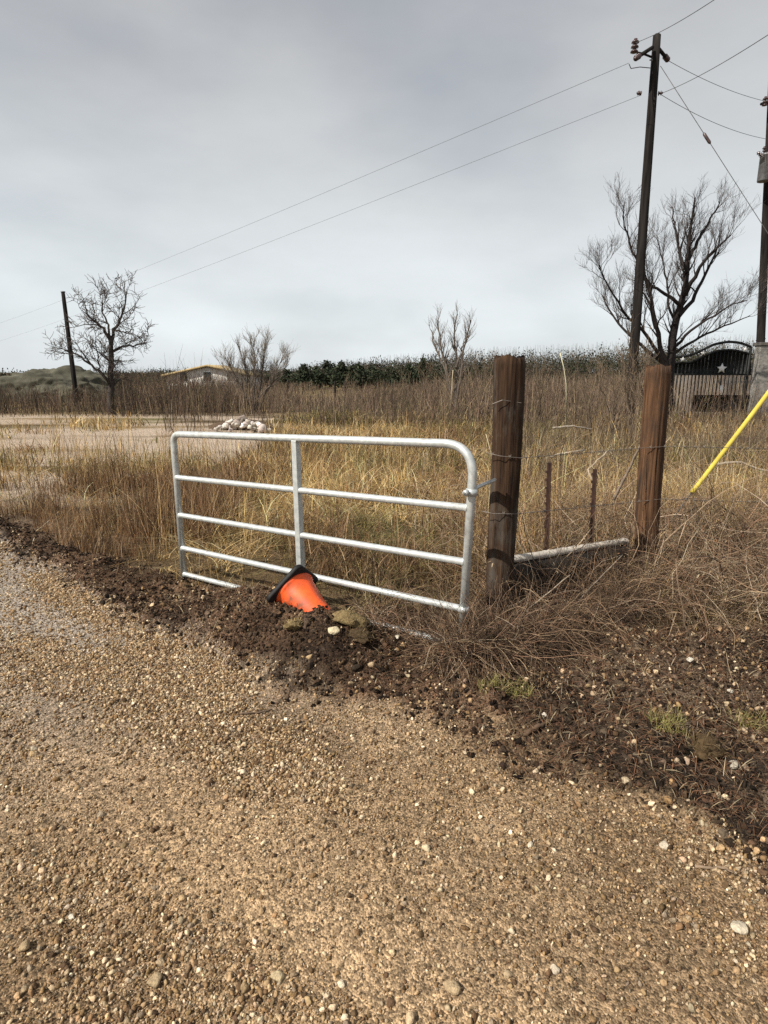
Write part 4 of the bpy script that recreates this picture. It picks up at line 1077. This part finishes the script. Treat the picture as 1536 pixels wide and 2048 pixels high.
# straw and weed stalks standing through the brambles along the fence
gl.append(grass_batch(7000, 3.4, 7.5, lambda x, y: sstep(.38, .6, fbm(x, y, .8, 87)), (.45, 1.05), .005, (BROWN, GOLD, BROWN), (0, .8), .25, 5, lambda x, y: (x > .55) & (x < 6), 14, .12))
# seed stalks standing clear of the rest
gl.append(grass_batch(2600, 4.2, 14, lambda x, y: sstep(.35, .6, fbm(x, y, 1.6, 86)), (.55, .95), .0055, (GOLD, GOLD, BROWN), (0, .45), .12, 5, None, 6, .2))
V, F, c = join_geo(gl)
tag(mesh_np('dry_grass', V, F, M_BLADE, col=c), 'tall golden dry grass filling the field behind the gate', 'grass', kind='stuff')

# brambles: arching woody stems tangled along the fence
def bramble(n, keepf, y0, y1, x0, x1, hr, rr, pal, pp, K=9):
    p = scatter(n, x0, x1, y0, y1, keepf); n = len(p)
    a = rng.uniform(0, 2 * np.pi, n); L_ = rng.uniform(*hr, n); rise = rng.uniform(.15, 1.3, n)
    q = np.zeros((n, K, 3)); q[:, 0] = np.column_stack([p, height(p[:, 0], p[:, 1]) + rng.uniform(-.02, .25, n) * L_])
    d = nrm(np.stack([np.cos(a), np.sin(a), rise * 1.6], -1)); bendv = rng.normal(0, .17, (n, 3)); bendv[:, 2] -= rng.uniform(.05, .28, n)
    st = (L_ / (K - 1))[:, None]
    for k in range(1, K):
        d = nrm(d + bendv * .8 + rng.normal(0, .24, (n, 3))); q[:, k] = q[:, k - 1] + d * st
    zmin = height(q[:, :, 0].ravel(), q[:, :, 1].ravel()).reshape(n, K) + .01
    q[:, :, 2] = np.maximum(q[:, :, 2], zmin)
    R = np.outer(rng.uniform(*rr, n), np.linspace(1, .4, K))
    return tube_geo(q, R, 3, pick(pal, pp, n))
def br_keep(x, y):
    s_, f_ = zones(x, y); g_ = gate_line_y(x); u = rng.uniform(size=x.shape)
    w_ = f_ * sstep(.35, 1.0, x)
    w_ = w_ * np.where((x > .7) & (x < 2.0) & (y < g_), .5, 1) + .06 * s_ * sstep(.5, 1, x)
    return (u < w_) & (np.abs(x) < 1.3 + .8 * y) & ((x > .8 + .12 * y) | (y < g_ + .12) | (rng.uniform(size=x.shape) < .3))
BR = [(.24, .16, .10), (.33, .24, .155), (.13, .085, .055), (.45, .36, .26), (.06, .04, .028), (.33, .20, .125)]
gl = [bramble(12000, br_keep, 3.3, 7.0, .1, 6.5, (.3, .95), (.0010, .0025), BR, (4, 4, 4, 2, 3, 2)),
      bramble(2600, lambda x, y: br_keep(x, y) & (y < 5.6), 3.3, 5.6, .1, 4.6, (.1, .45), (.0012, .0028), BR, (4, 4, 4, 2, 4, 2)),
      bramble(420, br_keep, 3.4, 5.5, .2, 5, (.5, 1.2), (.0035, .006), BR, (2, 3, 1, 3, 1, 1)),
      bramble(1800, lambda x, y: (rng.uniform(size=x.shape) < .7) & (x > .2) & (y > 5.4) & (np.abs(x) < 1.5 + .75 * y), 5.4, 12, .3, 10, (.4, 1.0), (.0025, .005), BR, (4, 4, 3, 2, 2, 2)),
      bramble(1500, lambda x, y: (wz(0)(x, y) < .2) & (np.abs(y - gate_line_y(x) - .05) < .30) & (rng.uniform(size=x.shape) < sstep(-.3, .5, x)), 3.0, 4.8, -.4, 1.1, (.15, .5), (.0012, .0028), BR, (3, 2, 4, 1, 6, 2))]
open_rail = lambda x, y: ~((x > .05) & (x < .40) & (y < gate_line_y(x) + .06))
gl.append(bramble(1800, lambda x, y: open_rail(x, y) & (np.abs(y - gate_line_y(x) + .06) < .24) & (rng.uniform(size=x.shape) < sstep(-.3, .3, x)), 3.0, 4.2, -.3, .95, (.15, .5), (.001, .0024), BR, (3, 1.5, 5, .7, 6, 2)))
gl.append(bramble(1700, lambda x, y: (np.abs(y - gate_line_y(x) + .16) < .12), 3.1, 3.7, .36, .72, (.15, .5), (.001, .0024), BR, (3, 1.2, 5, .6, 6, 2)))
gl.append(bramble(2800, lambda x, y: (np.abs(y - gate_line_y(x) + .22) < .2), 3.2, 4.6, .72, 2.1, (.2, .7), (.001, .0022), BR, (3, 1, 5, .5, 7, 2)))
V, F, c = join_geo(gl)
tag(mesh_np('brambles', V, F, M_TWIG, col=c), 'tangled dead brambles along the fence right of the gate', 'brambles', kind='stuff')
# leaves and stalk litter inside the brambles
def litter(n, keepf, x0, x1, y0, y1, zr, ln, wd, pal, pp):
    p = scatter(n, x0, x1, y0, y1, keepf); n = len(p)
    base = np.column_stack([p, height(p[:, 0], p[:, 1]) + rng.uniform(*zr, n)])
    d = rng.normal(0, 1, (n, 3)); d[:, 2] *= .35; d = nrm(d) * rng.uniform(*ln, n)[:, None]
    Pt = np.stack([base, base + d * .5 + np.array([0, 0, .006]), base + d], 1)
    return ribbon_geo(Pt, np.outer(rng.uniform(.6, 1.4, n) * wd, [.5, 1, .3]), pick(pal, pp, n))
LT = [(.20, .105, .06), (.14, .078, .046), (.32, .235, .145), (.075, .052, .036), (.42, .34, .22)]
gl = [litter(7000, lambda x, y: br_keep(x, y) & (y < 6), .2, 5, 3.3, 6, (0, .55), (.02, .06), .010, LT, (4, 4, 2, 3, 1)),
      litter(22000, lambda x, y: soil_keep(x, y) & (rng.uniform(size=x.shape) < sstep(.35, .6, fbm(x, y, .7, 91))), -4, 4.5, 1.4, 6, (.002, .03), (.02, .09), .0035, LT, (4, 4, 2, 2, 1.2))]
V, F, c = join_geo(gl)
tag(mesh_np('leaf_litter', V, F, M_BLADE, col=c), 'reddish brown leaf and stalk litter on the verge and in the brambles', 'leaf litter', kind='stuff')

# green tufts on the soil
def tuft(px, py, n, rad, label, hr=(.03, .08)):
    g = GH(px, py)
    b = np.column_stack([rng.normal(0, rad, n).clip(-1.5 * rad, 1.5 * rad) + g[0], rng.normal(0, rad * .7, n).clip(-rad, rad) + g[1]]); b = np.column_stack([b, height(b[:, 0], b[:, 1]) - .004])
    Pt = fan(b, rng.uniform(*hr, n), rng.normal(0, .5, n), rng.uniform(0, 1, n))
    V, F, c = ribbon_geo(Pt, np.outer(rng.uniform(.6, 1.3, n) * .0035, [1, .9, .6, .1]), pick([(.30, .28, .09), (.40, .35, .15), (.20, .19, .06), (.44, .35, .18)], (4, 3, 3, 2), n))
    tag(mesh_np('grass_tuft', V, F, M_BLADE, col=c), label, 'grass tuft', 'green tufts on the soil')
tuft(1030, 1388, 260, .06, 'yellow green grass tuft on the soil below the thick dark post')
tuft(985, 1372, 120, .05, 'small flattened green tuft just left of the larger yellow green one')
tuft(1335, 1452, 260, .055, 'yellow green grass tuft on the soil at the right')
tuft(1500, 1450, 220, .05, 'dull green tuft near the right edge above the hollow')

# sticks and stalks one can count
def stick(name, pts, r, label, cat='stick', group='loose sticks and branches', col=(.22, .16, .11)):
    q = resample(pts, 12); q[1:-1] += rng.normal(0, r * .35, (10, 3))
    V, F, c = tube_geo(q[None], np.linspace(r, r * .6, 12)[None], 7, np.array([col]), cap=True)
    tag(mesh_np(name, V, F, M_TWIG, col=c, smooth=True), label, cat, group)
def gpt(px, py, dz=0.0):
    return GH(px, py, dz)
stick('stick', [gpt(1048, 1468, .012), gpt(1075, 1456, .022), gpt(1106, 1440, .02)], .013, 'short thick dark stick on the soil below the green tuft', col=(.10, .065, .042))
stick('stick', [gpt(1390, 1733, .008), gpt(1440, 1735, .012), gpt(1475, 1745, .01)], .006, 'thin straight twig at the right side of the road')
stick('stick', [gpt(480, 1428, .008), gpt(520, 1424, .012), gpt(545, 1418, .01)], .006, 'short dark twig lying on the far half of the road', col=(.12, .085, .06))
stick('stick', [gpt(925, 1300, .01), P(990, 1258, 3.6), P(1050, 1212, 3.65)], .006, 'pale stick leaning up in front of the thick dark post', col=(.38, .31, .24))
stick('stick', [gpt(1015, 1262, .02), P(1060, 1215, 3.62), P(1140, 1150, 3.7)], .005, 'long pale twig crossing in front of the slim pale rail', col=(.34, .28, .21))
stick('stick', [gpt(1100, 1270, .02), P(1180, 1175, 3.9), P(1245, 1110, 4.1)], .005, 'grey twig leaning toward the foot of the reddish brown post', col=(.30, .25, .20))
stick('stick', [P(1228, 1000, 4.75), P(1262, 930, 4.7), P(1302, 838, 4.62)], .012, 'grey branch leaning against the back of the reddish brown post', col=(.20, .155, .12))
stick('branch', [gpt(1085, 918, .2), P(1120, 908, 9), P(1170, 900, 9.2)], .022, 'pale fallen branch lying in the grass behind the thin steel posts', 'branch', col=(.42, .36, .29))
stick('branch', [P(1195, 985, 7.0), P(1175, 940, 7.2), P(1218, 900, 7.6)], .014, 'bent pale branch sticking up behind the second steel post', 'branch', col=(.36, .29, .22))
stick('branch', [P(1420, 930, 7.5), P(1475, 925, 7.6), P(1536, 942, 7.6), P(1600, 955, 7.6)], .018, 'grey dead branch lying beyond the yellow guard', 'branch', col=(.33, .28, .23))
stick('branch', [P(1105, 856, 13), P(1150, 852, 13), P(1186, 858, 13.2)], .022, 'pale dead branch above the grass between the posts far back', 'branch', col=(.34, .29, .24))
GSK = 'pale tall stalks'
stick('stalk', [gpt(1131, 882, .0), P(1133, 800, 13.5), P(1131, 745, 13.5), P(1120, 705, 13.5)], .018, 'tall pale stalk curving above the field between the two wooden posts', 'stalk', GSK, (.50, .47, .33))
stick('stalk', [gpt(976, 985), P(985, 930, 6.2), P(984, 885, 6.2), P(972, 868, 6.2)], .007, 'pale hooked stalk close to the left side of the thick post', 'stalk', GSK, (.50, .42, .27))
stick('stalk', [gpt(905, 860), P(902, 800, 17), P(906, 740, 17)], .02, 'straight pale stalk in front of the slim many stemmed tree', 'stalk', GSK, (.42, .35, .25))
stick('stalk', [gpt(60, 1100), P(75, 1060, 6.4), P(100, 1040, 6.3)], .006, 'pale stalk leaning right at the far left of the verge', 'stalk', GSK, (.42, .34, .24))
# small posts of a fence far across the field
for k, (px, Yd, tp) in enumerate(((1095, 40, 752), (670, 40, 762), (690, 41, 762), (575, 42, 760), (1020, 38, 757), (770, 43, 762))):
    a = P(px, tp, Yd); o = log_mesh('field_post', (a[0], Yd, -.1), a, .07, .06, M_POLE, None, sides=10, rows=4, seed=k)
    tag(o, 'small dark post of the old fence far across the field', 'fence post', 'posts far across the field')

for o in COL.objects:                                               # walls here are things of their own
    if o.parent is None and o.name in ('low_wall', 'masonry_wall'): o['kind'] = 'thing'
